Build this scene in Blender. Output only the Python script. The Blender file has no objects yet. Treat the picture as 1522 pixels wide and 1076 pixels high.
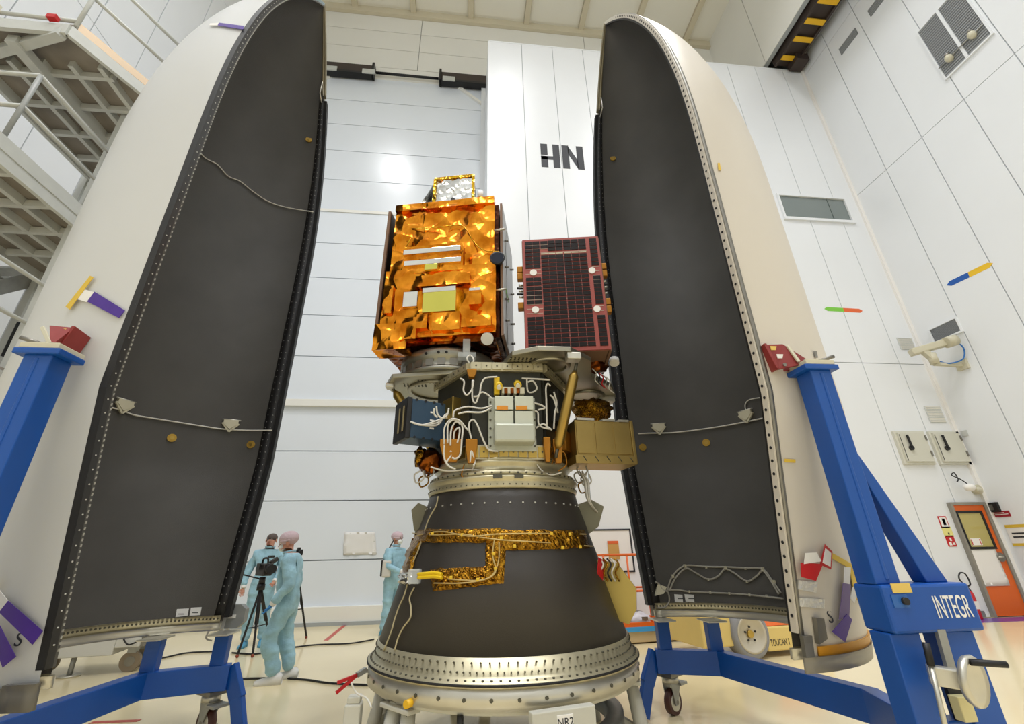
import bpy, math, random
from math import pi, sin, cos, radians, sqrt, atan2
from mathutils import Vector, Matrix, noise
random.seed(7)
SC = bpy.context.scene
COL = SC.collection

# ------------------------------------------------------------------ camera
W, H, F = 1522.0, 1076.0, 650.573
PITCH, ROLL, YAW = radians(23.336), radians(-1.105), radians(-6.316)
CAMZ = 1.40
_f = Vector((-sin(YAW)*cos(PITCH), cos(YAW)*cos(PITCH), sin(PITCH)))
_r = Vector((cos(YAW), sin(YAW), 0)); _u = _r.cross(_f)
_r2 = _r*cos(ROLL) + _u*sin(ROLL); _u2 = -_r*sin(ROLL) + _u*cos(ROLL)
cam_data = bpy.data.cameras.new('camera'); cam = bpy.data.objects.new('camera', cam_data)
cam_data.sensor_width = 36; cam_data.lens = 36*F/W; cam_data.clip_end = 200; cam_data.clip_start = 0.05
cam.matrix_world = Matrix(((_r2.x, _u2.x, -_f.x, 0), (_r2.y, _u2.y, -_f.y, 0), (_r2.z, _u2.z, -_f.z, CAMZ), (0, 0, 0, 1)))
COL.objects.link(cam); SC.camera = cam

# ------------------------------------------------------------------ world, lamps, exposure
world = bpy.data.worlds.new('world'); SC.world = world; world.use_nodes = True
world.node_tree.nodes['Background'].inputs[0].default_value = (0.9, 0.95, 1, 1)
world.node_tree.nodes['Background'].inputs[1].default_value = 0.3
for lx in (-4.5, 1.5, 7.5):
    for ly in (-6.0, -1.5, 3.0):
        ld = bpy.data.lights.new('high_bay_lamp', 'AREA'); ld.shape = 'RECTANGLE'; ld.size = 1.4; ld.size_y = 1.0
        ld.energy = 290; ld.spread = radians(125); ld.color = (0.985, 0.985, 1.0)
        lo = bpy.data.objects.new('high_bay_lamp', ld); lo.location = (lx, ly, 21.85); COL.objects.link(lo)
SC.view_settings.view_transform = 'Standard'; SC.view_settings.look = 'None'
SC.view_settings.exposure = -0.02; SC.view_settings.gamma = 1.0; SC.view_settings.use_curve_mapping = False
SC.cycles.use_denoising = True; SC.cycles.diffuse_bounces = 5; SC.cycles.max_bounces = 10

# ------------------------------------------------------------------ pixel -> world (frame 1522 x 1076)
def ray(x, y): return _r2*((x-W/2)/F) + _u2*(-(y-H/2)/F) + _f
CAMP = Vector((0, 0, CAMZ))
def PY(x, y, Y): d = ray(x, y); return CAMP + d*(Y/d.y)
def PX(x, y, X): d = ray(x, y); return CAMP + d*(X/d.x)
def PZ(x, y, z=0.0): d = ray(x, y); return CAMP + d*((z-CAMZ)/d.z)

# ------------------------------------------------------------------ materials
def lin(c): return tuple((v/12.92 if v <= .04045 else ((v+.055)/1.055)**2.4) for v in c)
def rgb(h): return lin([int(h[i:i+2], 16)/255 for i in (0, 2, 4)])
MATS = {}
def mat(name, hexc, rough=.5, metal=0., var=0., vscale=8., bump=0., bscale=40., spec=.5, coat=0., alpha=1., trans=0., var2=None, stretch=None, emit=None):
    if name in MATS: return MATS[name]
    m = bpy.data.materials.new(name); m.use_nodes = True; nt = m.node_tree; b = nt.nodes['Principled BSDF']
    c = rgb(hexc); b.inputs['Base Color'].default_value = (*c, 1); b.inputs['Roughness'].default_value = rough
    b.inputs['Metallic'].default_value = metal; b.inputs['Specular IOR Level'].default_value = spec
    b.inputs['Coat Weight'].default_value = coat; b.inputs['Alpha'].default_value = alpha; b.inputs['Transmission Weight'].default_value = trans
    m.diffuse_color = (*c, 1)
    if emit: b.inputs['Emission Color'].default_value = (*c, 1); b.inputs['Emission Strength'].default_value = emit
    if var or bump:
        tc = nt.nodes.new('ShaderNodeTexCoord'); src = tc.outputs['Object']
        if stretch:
            mp = nt.nodes.new('ShaderNodeMapping'); mp.inputs['Scale'].default_value = stretch; nt.links.new(src, mp.inputs[0]); src = mp.outputs[0]
    if var:
        n = nt.nodes.new('ShaderNodeTexNoise'); n.inputs['Scale'].default_value = vscale; n.inputs['Detail'].default_value = 5
        nt.links.new(src, n.inputs['Vector'])
        r = nt.nodes.new('ShaderNodeValToRGB'); r.color_ramp.elements[0].position = .3; r.color_ramp.elements[1].position = .7
        if var2: a2 = rgb(var2)
        else: a2 = tuple(v*(1-var) for v in c)
        r.color_ramp.elements[0].color = (*a2, 1); r.color_ramp.elements[1].color = (*c, 1)
        nt.links.new(n.outputs['Fac'], r.inputs[0]); nt.links.new(r.outputs[0], b.inputs['Base Color'])
    if bump:
        n2 = nt.nodes.new('ShaderNodeTexNoise'); n2.inputs['Scale'].default_value = bscale; n2.inputs['Detail'].default_value = 4
        nt.links.new(src, n2.inputs['Vector'])
        bp = nt.nodes.new('ShaderNodeBump'); bp.inputs['Strength'].default_value = bump; bp.inputs['Distance'].default_value = .02
        nt.links.new(n2.outputs['Fac'], bp.inputs['Height']); nt.links.new(bp.outputs[0], b.inputs['Normal'])
    MATS[name] = m; return m
WHITE = mat('panel_white', 'e8ebee', .32, var=.03, vscale=.6)
WHITE2 = mat('panel_white_warm', 'f0efe8', .4, var=.03, vscale=.6)
DOORW = mat('door_white', 'e8eef5', .22, var=.02, vscale=.5)
JOINT = mat('joint_grey', 'a4a9ab', .7)
CEIL = mat('ceiling_cream', 'efece0', .6)
BEAMC = mat('beam_cream', 'd6cdb4', .6)
FLOORM = mat('floor_beige', 'f2e2b8', .16, var=.06, vscale=.5, bump=.02, bscale=6)
SHELLW = mat('fairing_white', 'cdcecd', .38, var=.03, vscale=1.2)
SHELLR = mat('fairing_cream', 'd3ccc0', .4, var=.03, vscale=1.2)
LINER = mat('liner_black', '4c4a47', .42, var=.2, vscale=2.2, bump=.25, bscale=260)
BLACK = mat('black', '141416', .5)
RUBBER = mat('rubber', '1a1a1c', .7)
BLUE = mat('dolly_blue', '0d4fa5', .38, var=.08, vscale=3)
RED = mat('clamp_red', '8d2f2c', .5, var=.15, vscale=20)
ALU = mat('aluminium', 'cfccc0', .34, .7, var=.12, vscale=6)
ALUD = mat('aluminium_dark', '8b8880', .4, .7, var=.15, vscale=6)
ALUY = mat('aluminium_yellow', 'c8c0a2', .36, .65, var=.15, vscale=9)
ALODINE = mat('alodine_gold', 'c2a457', .32, 1., var=.2, vscale=8)
GALV = mat('galvanised', 'a9aaa6', .5, .6, var=.15, vscale=12)
STEELP = mat('stand_grey', 'c6c5ba', .45, var=.06, vscale=8)
STEELW = mat('platform_paint', 'c9cbc6', .45, var=.08, vscale=6)
PLYW = mat('platform_deck', '9a9288', .7, var=.3, vscale=3)
CARBON = mat('carbon_cone', '37332f', .45, var=.15, vscale=3, bump=.15, bscale=220)
def foil_mat(name, c1, c2, rough, scale, strength, dist=.06):
    m = mat(name, c1, rough, 1.); nt = m.node_tree; b = nt.nodes['Principled BSDF']; tc = nt.nodes.new('ShaderNodeTexCoord')
    n = nt.nodes.new('ShaderNodeTexNoise'); n.noise_type = 'RIDGED_MULTIFRACTAL'; n.inputs['Scale'].default_value = scale; n.inputs['Detail'].default_value = 4; n.inputs['Distortion'].default_value = .6
    w_ = nt.nodes.new('ShaderNodeTexVoronoi'); w_.feature = 'F1'; w_.inputs['Scale'].default_value = scale*1.7
    mx = nt.nodes.new('ShaderNodeMath'); mx.operation = 'ADD'
    nt.links.new(tc.outputs['Object'], n.inputs['Vector']); nt.links.new(tc.outputs['Object'], w_.inputs['Vector'])
    nt.links.new(n.outputs['Fac'], mx.inputs[0]); nt.links.new(w_.outputs['Distance'], mx.inputs[1])
    bp = nt.nodes.new('ShaderNodeBump'); bp.inputs['Strength'].default_value = strength; bp.inputs['Distance'].default_value = dist
    nt.links.new(mx.outputs[0], bp.inputs['Height']); nt.links.new(bp.outputs[0], b.inputs['Normal'])
    n2 = nt.nodes.new('ShaderNodeTexNoise'); n2.inputs['Scale'].default_value = scale*1.5; n2.inputs['Detail'].default_value = 3; nt.links.new(tc.outputs['Object'], n2.inputs['Vector'])
    r = nt.nodes.new('ShaderNodeValToRGB'); r.color_ramp.elements[0].position = .35; r.color_ramp.elements[1].position = .6; r.color_ramp.elements[0].color = (*rgb(c2), 1); r.color_ramp.elements[1].color = (*rgb(c1), 1)
    nt.links.new(n2.outputs['Fac'], r.inputs[0]); nt.links.new(r.outputs[0], b.inputs['Base Color']); return m
FOIL = foil_mat('foil_gold', 'e8962a', 'c06a12', .2, 3.2, .75)
FOILY = foil_mat('foil_yellow', 'd6a92c', 'b08420', .2, 9., .7, .03)
FOILS = foil_mat('foil_silver', 'e2e1dd', 'c4c2bc', .16, 6., .6, .03)
FOILB = foil_mat('foil_brown', '8a4a18', '5a2a0c', .28, 6., .8, .04)
KAPT = mat('kapton', 'a8701f', .35, .6)
MIRROR = mat('radiator_mirror', 'dcd9cf', .06, 1.)
MIRRORY = mat('radiator_yellow', 'd8cf62', .12, .9)
CELL = mat('solar_cell', '150d0a', .4, 0., spec=.25)
SOLRED = mat('solar_substrate', '9e4a42', .5)
SOLEDGE = mat('solar_edge', '7d5f49', .6)
PURPLE = mat('purple_ribbon', '4c2a96', .5, var=.15, vscale=12)
PURPLET = mat('purple_ribbon_thin', '6d5a92', .5)
PAPER = mat('paper_white', 'eceae6', .7)
YTAPE = mat('yellow_tape', 'dcb93f', .55)
REDTAG = mat('red_tag', 'c01c20', .5)
CABLEW = mat('cable_white', 'd2cfc6', .45)
CABLEG = mat('cable_grey', '9b988d', .45)
CABLEB = mat('cable_black', '17171a', .5)
YELLOW = mat('yellow_paint', 'e8b61c', .45)
TOUCY = mat('lift_yellow', 'e5cb7e', .45, var=.05, vscale=4)
ORANGE = mat('orange_paint', 'e0661d', .42)
SUIT = mat('coverall_blue', 'a6d3e6', .55, var=.3, vscale=7, bump=.9, bscale=11)
SKIN = mat('skin', 'c08a72', .55)
HAIR = mat('hair_grey', '5b504a', .8)
CAPM = mat('bouffant_cap', 'c9b3ba', .7, bump=.5, bscale=40)
MASKM = mat('mask_white', 'e6ece9', .7)
GLOVE = mat('glove_blue', '2f7fc4', .5)
BOOTW = mat('boot_white', 'e3e2de', .5)
BOOTB = mat('overshoe_blue', '5aa3c8', .6)
DARKBOX = mat('dark_box', '2b2726', .5)
BROWN = mat('girder_brown', '3b302b', .55)
GLASSD = mat('window_glass', '6d7876', .08, 0., spec=.8, coat=.3)
BOXBLUE = mat('deployer_blue', '24415a', .45)
BOXGREY = mat('box_grey', 'b9bcae', .42, .3)
ACRYL = mat('acrylic', 'e8eef0', .08, 0., alpha=.35)
BEIGEP = mat('beige_plastic', 'c9c4ad', .5)
LABELS_PAPER = mat('label_paper', 'd7d8d8', .6)
LABELY = mat('yellow_label', 'e0c063', .55)
PURPF = mat('floor_purple', '6b3f94', .3)
REDF = mat('floor_red', 'c2483c', .4)
GREEN = mat('arrow_green', '7cc642', .5)
ARORA = mat('arrow_orange', 'e0662f', .5)
ARYEL = mat('arrow_yellow', 'e9bd1f', .5)
ARBLU = mat('arrow_blue', '1557ad', .5)
LETTER = mat('letter_black', '2a2c33', .6)
TARP = mat('tarp_blue', '3f9ede', .5)

# ------------------------------------------------------------------ mesh builder
class MB:
    def __init__(s): s.v = []; s.f = []; s.mi = []; s.sm = []; s.m = 0
    def add(s, vs, fs, smooth=False):
        o = len(s.v); s.v += [tuple(v) for v in vs]
        for f in fs: s.f.append([o+i for i in f]); s.mi.append(s.m); s.sm.append(smooth)
        return s
    def box2(s, x0, x1, y0, y1, z0, z1, M=None):
        vs = [Vector((x, y, z)) for z in (z0, z1) for y in (y0, y1) for x in (x0, x1)]
        if M: vs = [M @ v for v in vs]
        return s.add(vs, [(0, 2, 3, 1), (4, 5, 7, 6), (0, 1, 5, 4), (2, 6, 7, 3), (0, 4, 6, 2), (1, 3, 7, 5)])
    def box(s, c, d, M=None):
        x, y, z = d[0]/2, d[1]/2, d[2]/2
        T = Matrix.Translation(Vector(c)) @ (M if M else Matrix.Identity(4))
        return s.box2(-x, x, -y, y, -z, z, T)
    def bar(s, a, b, w, h, up=(0, 0, 1)):
        a = Vector(a); b = Vector(b); d = (b-a).normalized(); up = Vector(up)
        if abs(d.dot(up)) > .98: up = Vector((0, 1, 0))
        x = d.cross(up).normalized(); z = x.cross(d)
        vs = [p + x*i*w/2 + z*j*h/2 for p in (a, b) for j in (-1, 1) for i in (-1, 1)]
        return s.add(vs, [(0, 2, 3, 1), (4, 5, 7, 6), (0, 1, 5, 4), (2, 6, 7, 3), (0, 4, 6, 2), (1, 3, 7, 5)])
    def tube(s, pts, r, n=7, cap=True):
        pts = [Vector(p) for p in pts]; rs = r if isinstance(r, (list, tuple)) else [r]*len(pts)
        T = [(pts[min(i+1, len(pts)-1)]-pts[max(i-1, 0)]).normalized() for i in range(len(pts))]
        x = T[0].orthogonal().normalized(); vs = []
        for i, p in enumerate(pts):
            x = (x - T[i]*x.dot(T[i])); x = x.normalized() if x.length > 1e-6 else T[i].orthogonal().normalized()
            y = T[i].cross(x)
            for k in range(n): a = 2*pi*k/n; vs.append(p + (x*cos(a)+y*sin(a))*rs[i])
        fs = [(i*n+k, i*n+(k+1) % n, (i+1)*n+(k+1) % n, (i+1)*n+k) for i in range(len(pts)-1) for k in range(n)]
        s.add(vs, fs, True)
        if cap:
            o = len(s.v)-len(vs)
            for c in (list(range(n))[::-1], [(len(pts)-1)*n+k for k in range(n)]):
                s.f.append([o+i for i in c]); s.mi.append(s.m); s.sm.append(False)
        return s
    def cyl(s, a, b, r, r2=None, n=16): return s.tube([a, b], [r, r if r2 is None else r2], n)
    def lathe(s, prof, n=48, a0=0., a1=2*pi, c=(0, 0, 0), smooth=True, close=True):
        full = abs(a1-a0-2*pi) < 1e-6; m = n if full else n+1; vs = []
        for (r, z) in prof:
            for k in range(m): a = a0+(a1-a0)*k/n; vs.append((c[0]+r*cos(a), c[1]+r*sin(a), c[2]+z))
        fs = []
        for i in range(len(prof)-1):
            for k in range(n): k2 = (k+1) % m; fs.append((i*m+k, i*m+k2, (i+1)*m+k2, (i+1)*m+k))
        return s.add(vs, fs, smooth)
    def prism(s, poly, vec):
        vec = Vector(vec); a = [Vector(p) for p in poly]; n = len(a)
        return s.add(a+[p+vec for p in a], [tuple(range(n))[::-1], tuple(range(n, 2*n))]+[(i, (i+1) % n, n+(i+1) % n, n+i) for i in range(n)])
    def ball(s, c, r, nu=14, nv=9, M=None):
        r = r if isinstance(r, (list, tuple)) else (r, r, r); c = Vector(c); vs = []
        for i in range(nv+1):
            t = pi*i/nv
            for k in range(nu):
                a = 2*pi*k/nu; p = Vector((r[0]*sin(t)*cos(a), r[1]*sin(t)*sin(a), -r[2]*cos(t)))
                vs.append(c+(M @ p if M else p))
        return s.add(vs, [(i*nu+k, i*nu+(k+1) % nu, (i+1)*nu+(k+1) % nu, (i+1)*nu+k) for i in range(nv) for k in range(nu)], True)
    def quad(s, a, b, c, d): return s.add([a, b, c, d], [(0, 1, 2, 3)])
    def mesh(s, name, mats):
        me = bpy.data.meshes.new(name); me.from_pydata(s.v, [], s.f)
        for m in (mats if isinstance(mats, (list, tuple)) else [mats]): me.materials.append(m)
        me.polygons.foreach_set('material_index', s.mi); me.polygons.foreach_set('use_smooth', s.sm)
        me.validate(); me.update(); return me
    def build(s, name, mats, parent=None, world=False, bevel=0, kind=None):
        if world and parent is not None:
            M = origin(parent).inverted(); s.v = [tuple(M @ Vector(v)) for v in s.v]
        o = bpy.data.objects.new(name, s.mesh(name, mats)); COL.objects.link(o); o.parent = parent
        if bevel:
            b = o.modifiers.new('bevel', 'BEVEL'); b.width = bevel; b.segments = 2; b.limit_method = 'ANGLE'
        if kind: o['kind'] = kind
        return o
def origin(o):
    M = Matrix.LocRotScale(o.location, o.rotation_euler, o.scale)
    return origin(o.parent) @ M if o.parent else M
def tag(o, label, cat, group=None):
    o['label'] = label; o['category'] = cat
    if group: o['group'] = group
    return o
def thing(name, label, cat, loc=(0, 0, 0), rz=0., group=None):
    o = bpy.data.objects.new(name, None); COL.objects.link(o); o.location = loc; o.rotation_euler = (0, 0, rz); o.empty_display_size = .1
    return tag(o, label, cat, group)
def struct(o): o['kind'] = 'structure'; return o
def piece(name, me, parent, loc=(0, 0, 0), rot=(0, 0, 0), scale=(1, 1, 1)):
    o = bpy.data.objects.new(name, me); COL.objects.link(o); o.parent = parent; o.location = loc; o.rotation_euler = rot; o.scale = scale; return o
def boxmesh(name, d, m):
    return MB().box((0, 0, 0), d).mesh(name, m)
def text(name, body, size, m, parent, loc, rot, depth=.002, xs=1., align='CENTER'):
    cu = bpy.data.curves.new(name, 'FONT'); cu.body = body; cu.size = size; cu.extrude = depth; cu.align_x = align; cu.align_y = 'CENTER'
    o = bpy.data.objects.new(name, cu); COL.objects.link(o)
    dg = bpy.context.evaluated_depsgraph_get(); me = bpy.data.meshes.new_from_object(o.evaluated_get(dg)); bpy.data.objects.remove(o)
    me.materials.clear(); me.materials.append(m)
    o = bpy.data.objects.new(name, me); COL.objects.link(o); o.parent = parent; o.location = loc; o.rotation_euler = rot; o.scale = (xs, 1, 1); return o
def catmull(pts, k=6):
    pts = [Vector(p) for p in pts]; P = [pts[0]]+pts+[pts[-1]]; out = []
    for i in range(1, len(P)-2):
        for j in range(k):
            t = j/k; a, b, c, d = P[i-1], P[i], P[i+1], P[i+2]
            out.append(.5*((2*b)+(c-a)*t+(2*a-5*b+4*c-d)*t*t+(3*b-a-3*c+d)*t**3))
    return out+[pts[-1]]

# ------------------------------------------------------------------ the hall
XL, XR, YB, YH, YF, ZC, ZH, XH = -7.5, 11.63, 11.35, 9.1, -9.0, 22.0, 16.9, .45
fl = struct(MB().box2(XL-.2, XR+.2, YF-.2, YB+.2, -.3, 0).build('floor', FLOORM))
def patch(name, pts, m, label=None):
    o = MB().prism([Vector((p[0], p[1], .0005)) for p in pts], (0, 0, .002)).build(name, m, fl); return o
def stripe(name, a, b, w, m):
    a = Vector(a); b = Vector(b); d = (b-a).normalized(); n = Vector((-d.y, d.x, 0))*w/2
    patch(name, [a-n, b-n, b+n, a+n], m)
stripe('line_marking', PZ(513, 929), PZ(484, 952), .08, REDF)
stripe('line_marking', PZ(135, 1074), PZ(207, 1071), .06, REDF)
stripe('line_marking', (8.0, 8.78, 0), (11.63, 8.78, 0), .45, PURPF)

# ceiling with cream beams and panels
ce = struct(MB().box2(XL-.2, XR+.2, YF-.2, YB+.2, ZC, ZC+.3).build('ceiling', CEIL))
bx = [PZ(784, 20, ZC).x + 2.35*k for k in range(-3, 6)]
bm = boxmesh('beam', (.22, YB-YF-.1, .16), BEAMC)
for x in bx:
    if XL < x < XR-.3: piece('beam', bm, ce, (x, (YB+YF)/2, ZC-.08))
pm = boxmesh('ceiling_panel', (2.09, 2.4, .03), CEIL)
for x in bx[:-1]:
    if XL < x and x+2.35 < XR:
        for k in range(3): piece('ceiling_panel', pm, ce, (x+1.175, YB-1.45-2.43*k, ZC-.015))

# back wall behind the payload hall: big lifting door + upper wall
wu = struct(MB().box2(XL-.2, XR+.2, YB+.03, YB+.25, 0, ZC).build('wall_back', JOINT))
def hpanel(x0, x1, z0, z1, m, nm='panel', par=None, y=YB):
    return MB().box2(x0+.01, x1-.01, y-.03, y+.03, z0+.012, z1-.012).build(nm, m, par)
rows = [18.45, 19.55, 20.65, 21.62]
for i in range(3):
    for (x0, x1) in ((XL, -2.2), (-2.2, 4.6), (4.6, XR)): hpanel(x0, x1, rows[i], rows[i+1], WHITE2, par=wu)
MB().box2(XL, XR, YB-.16, YB+.03, 21.62, 22.0).build('beam', BEAMC, wu)
d1 = struct(MB().box2(-6.6, XH, YB-.01, YB+.04, .32, 18.4).build('door_1', JOINT))
zj = [.32, 1.28, 2.58, 3.76, 5.03, 6.33, 7.6, 8.85, 10.1, 11.37, 12.65, 13.95, 15.2, 16.45, 17.75]
for i in range(len(zj)-1): hpanel(-6.6, XH, zj[i], zj[i+1], DOORW, 'panel', d1, YB-.03)
MB().box2(-6.6, XH, YB-.16, YB-.03, 4.9, 5.08).build('rail', WHITE2, d1)
MB().box2(-6.6, XH, YB-.09, YB-.03, 11.3, 11.4).build('rail', WHITE2, d1)
MB().box2(-6.6, XH, YB-.12, YB, 17.7, 18.3).build('header', WHITE2, d1)
for sx, x in ((1, -6.3), (-1, XH-.05)):
    MB().bar((x, YB-.1, 16.7), (x+sx*1.1, YB-.1, 17.7), .08, .1).build('gusset', WHITE2, d1)
MB().box2(XH-.18, XH, YB-.2, YB, 0, 18.3).build('jamb', WHITE, d1)
tr = struct(MB().box2(-6.9, XH, YB-.22, YB, 0, .36).build('trim_1', WHITE2))
MB().box2(-6.9, XH, YB-.26, YB-.2, 0, .07).build('sill', JOINT, tr)
# paper sheet taped to the door
def sheet(name, label, cat, pts, m, n=8, amp=.012, th=.003, seed=0, group=None):
    a, b, c, d = [Vector(p) for p in pts]; nn = (b-a).cross(d-a).normalized(); mb = MB(); vs = []
    for s_ in (0, 1):
        for j in range(n+1):
            for i in range(n+1):
                u, v = i/n, j/n; p = a*(1-u)*(1-v)+b*u*(1-v)+c*u*v+d*(1-u)*v
                vs.append(p+nn*(abs(noise.noise(Vector((u*4+seed, v*3, seed))))*amp+s_*th))
    q = (n+1)**2; fs = [(j*(n+1)+i, j*(n+1)+i+1, (j+1)*(n+1)+i+1, (j+1)*(n+1)+i) for j in range(n) for i in range(n)]
    fs2 = [tuple(q+i for i in f) for f in fs]; ed = [i for i in range(n+1)]+[j*(n+1)+n for j in range(1, n+1)]+[n*(n+1)+i for i in range(n-1, -1, -1)]+[j*(n+1) for j in range(n-1, 0, -1)]
    side = [(ed[i], ed[(i+1) % len(ed)], q+ed[(i+1) % len(ed)], q+ed[i]) for i in range(len(ed))]
    mb.add(vs, [f[::-1] for f in fs]+fs2+side, True); o = mb.build(name, m)
    if label: tag(o, label, cat, group)
    return o
yy = YB-.065
sheet('paper_sheet', 'rumpled white plastic sheet taped to the lower part of the big door', 'sheet', [PY(510, 825, yy), PY(560, 824, yy), PY(558, 790, yy), PY(512, 791, yy)], PAPER, amp=.05)

# HN block
wb = struct(MB().box2(XH, XR+.2, YH+.02, YB+.1, 0, ZH).build('wall_back_projecting', JOINT))
xs = [XH]+[1.53+1.035*k for k in range(10)]+[XR]
for i in range(len(xs)-1):
    for (z0, z1) in ((0, 5.56), (5.56, ZH)):
        MB().box2(xs[i]+.009, xs[i+1]-.009, YH, YH+.04, z0+.009, z1-.009).build('panel', WHITE, wb)
MB().box2(XH-.03, XH+.03, YH+.001, YB, 0, ZH+.03).build('corner_trim', WHITE, wb)
MB().box2(XH, XR, YH, YB, ZH, ZH+.06).build('coping', WHITE, wb)
lt = thing('wall_lettering', 'large black HN lettering on the white projecting wall', 'lettering', tuple(PY(803, 249, YH)))
lx0, lx1, lz0, lz1 = PY(804, 232, YH).x, PY(867, 232, YH).x, PY(835, 250, YH).z, PY(835, 216, YH).z
lw = .2; hx1 = lx0+(lx1-lx0)*.44; nx0 = lx0+(lx1-lx0)*.5; zm = (lz0+lz1)/2
def letter(name, polys):
    for P_ in polys: MB().prism([(x, YH-.001, z) for x, z in P_], (0, -.006, 0)).build(name, LETTER, lt, True)
letter('stroke', [[(lx0, lz0), (lx0+lw, lz0), (lx0+lw, zm-.04), (lx0, zm-.04)], [(lx0, zm+.02), (lx0+lw, zm+.02), (lx0+lw, lz1), (lx0, lz1)], [(hx1-lw, lz0), (hx1, lz0), (hx1, lz1), (hx1-lw, lz1)], [(lx0, zm-.16), (hx1-lw, zm-.16), (hx1-lw, zm-.03), (lx0, zm-.03)],
    [(nx0, lz0), (nx0+lw, lz0), (nx0+lw, lz1), (nx0, lz1)], [(lx1-lw, lz0), (lx1, lz0), (lx1, lz1), (lx1-lw, lz1)], [(nx0+lw*.9, lz1), (nx0+lw*.9, lz1-.34), (lx1-lw*.9, lz0), (lx1-lw*.9, lz0+.34)]])
# right, left, front walls
wr = struct(MB().box2(XR+.02, XR+.3, YF-.2, YB+.2, 0, ZC).build('wall_right', JOINT))
wl = struct(MB().box2(XL-.3, XL-.02, YF-.2, YB+.2, 0, ZC).build('wall_left', JOINT))
struct(MB().box2(XL-.2, XR+.2, YF-.3, YF, 0, ZC).build('wall_front', WHITE))
zr = [0, 11.1, 16.65, ZC]
for i in range(3):
    hh = zr[i+1]-zr[i]-.018; me = boxmesh('panel', (.04, 1.03, hh), WHITE)
    for k in range(10):
        piece('panel', me, wr, (XR+.02, YH-.525-1.05*k, (zr[i]+zr[i+1])/2))
    for k in range(12): piece('panel', me, wl, (XL-.02, YB-.53-1.05*k, (zr[i]+zr[i+1])/2))
    MB().box2(XR, XR+.04, YF, YH-10.51, zr[i]+.01, zr[i+1]-.01).build('panel', WHITE, wr)
    MB().box2(XL-.04, XL, YF, YB-12.61, zr[i]+.01, zr[i+1]-.01).build('panel', WHITE, wl)
struct(MB().box2(XR-.09, XR+.01, YH-.06, YH+.01, 0, ZH).build('trim_2', PAPER))
bbm = mat('baseboard_grey', '7f8180', .5)
struct(MB().box2(XH, 10.5, YH-.02, YH+.01, 0, .12).build('baseboard_back', bbm))
struct(MB().box2(XR-.02, XR+.01, YF, YH, 0, .12).build('baseboard_right', bbm))

# crane runway
zg = 17.0
g = thing('crane_runway', 'dark brown crane runway girder with yellow cross plates under the ceiling', 'crane rail', (10.95, YH, zg))
MB().box2(10.62, 11.3, YF+.05, YH-.02, zg+.1, zg+.5).build('girder', BROWN, g, True)
MB().box2(10.58, 10.66, YF+.05, YH-.02, zg, zg+.55).build('flange', BROWN, g, True)
MB().box2(11.26, 11.34, YF+.05, YH-.02, zg, zg+.55).build('flange', BROWN, g, True)
ym = boxmesh('cross_plate', (.66, .16, .03), YELLOW)
for (px, py) in ((1182, 87), (1206, 60), (1219, 33), (1241, 3)):
    p = PZ(px, py, zg); piece('cross_plate', ym, g, (0, p.y-YH, 0), (0, 0, 0))
for k in range(1, 7): piece('cross_plate', ym, g, (0, PZ(1241, 3, zg).y-YH-.7*k, 0))
MB().box2(11.05, 11.5, YH-.5, YH-.05, zg-.2, zg+.1).build('end_stop', BROWN, g, True)
MB().tube([(11.5, YF+.1, zg+.2), (11.5, YH-.05, zg+.2)], .025, 6).build('conductor_rail', GALV, g, True)
MB().tube([(11.42, YF+.1, zg+.1), (11.42, YH-.05, zg+.1)], .025, 6).build('conductor_rail', GALV, g, True)
fa = struct(MB().box2(10.35, 10.5, YF, YB, zg+.25, ZC).build('trim_3', JOINT))
fm = boxmesh('panel', (.03, 2.2, ZC-zg-.27), WHITE2)
for k in range(5): piece('panel', fm, fa, (10.335, YB-1.13-2.225*k, (ZC+zg+.25)/2))
MB().box((10.3, 7.6, 18.5), (.06, .12, .1)).build('junction_box', ALUD, fa)

# door rail at the top of the big door
for (a, b, lab) in (((484, 94), (556, 98), 'dark door drive rail box with two pale hangers above the big door'), ((655, 108), (724, 115), 'dark door drive rail box with one pale hanger beside the HN wall')):
    p = PY(*a, YB-.3); q2 = PY(*b, YB-.3); zc = (p.z+q2.z)/2
    r = thing('door_rail', lab, 'rail', (p.x, YB-.2, zc-.45))
    MB().box2(p.x, q2.x, YB-.35, YB-.13, zc-.4, zc).build('housing', BROWN, r, True)
    MB().box2(p.x, q2.x, YB-.37, YB-.12, zc-.5, zc-.4).build('track', BLACK, r, True)
    hm = boxmesh('hanger', (.45, .04, .22), STEELW)
    for t in ((.06, .84) if a[0] < 600 else (.1,)):
        piece('hanger', hm, r, ((q2.x-p.x)*t+.15, -.2, .02)); 
    MB().box2((q2.x if a[0] < 600 else p.x)-.04, (q2.x if a[0] < 600 else p.x)+.04, YB-.4, YB-.1, zc-.5, zc+.1).build('end_plate', BLACK, r, True)
p, q2 = PY(559, 108, YB-.25), PY(652, 117, YB-.25)
tag(MB().tube([p, q2], .05, 6).build('drive_rod', BLACK), 'thin black drive rod spanning between the two door rail boxes', 'rod')

# window in the projecting wall
a, b = PY(1157, 293, YH), PY(1262, 329, YH); x0, x1, z0, z1 = 9.04, 11.13, 10.12, 10.92
wn = struct(MB().box2(x0, x1, YH-.015, YH+.01, z0, z1).build('window_1', GLASSD))
for (u0, u1, w0, w1) in ((x0-.06, x1+.06, z1, z1+.07), (x0-.06, x1+.1, z0-.09, z0), (x0-.06, x0, z0, z1), (x1, x1+.06, z0, z1)):
    MB().box2(u0, u1, YH-.06, YH+.01, w0, w1).build('frame', WHITE, wn)
MB().box2(x1-.55, x1-.53, YH-.025, YH, z0, z1).build('mullion', mat('mullion_grey', '5d6664', .4), wn)

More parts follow.
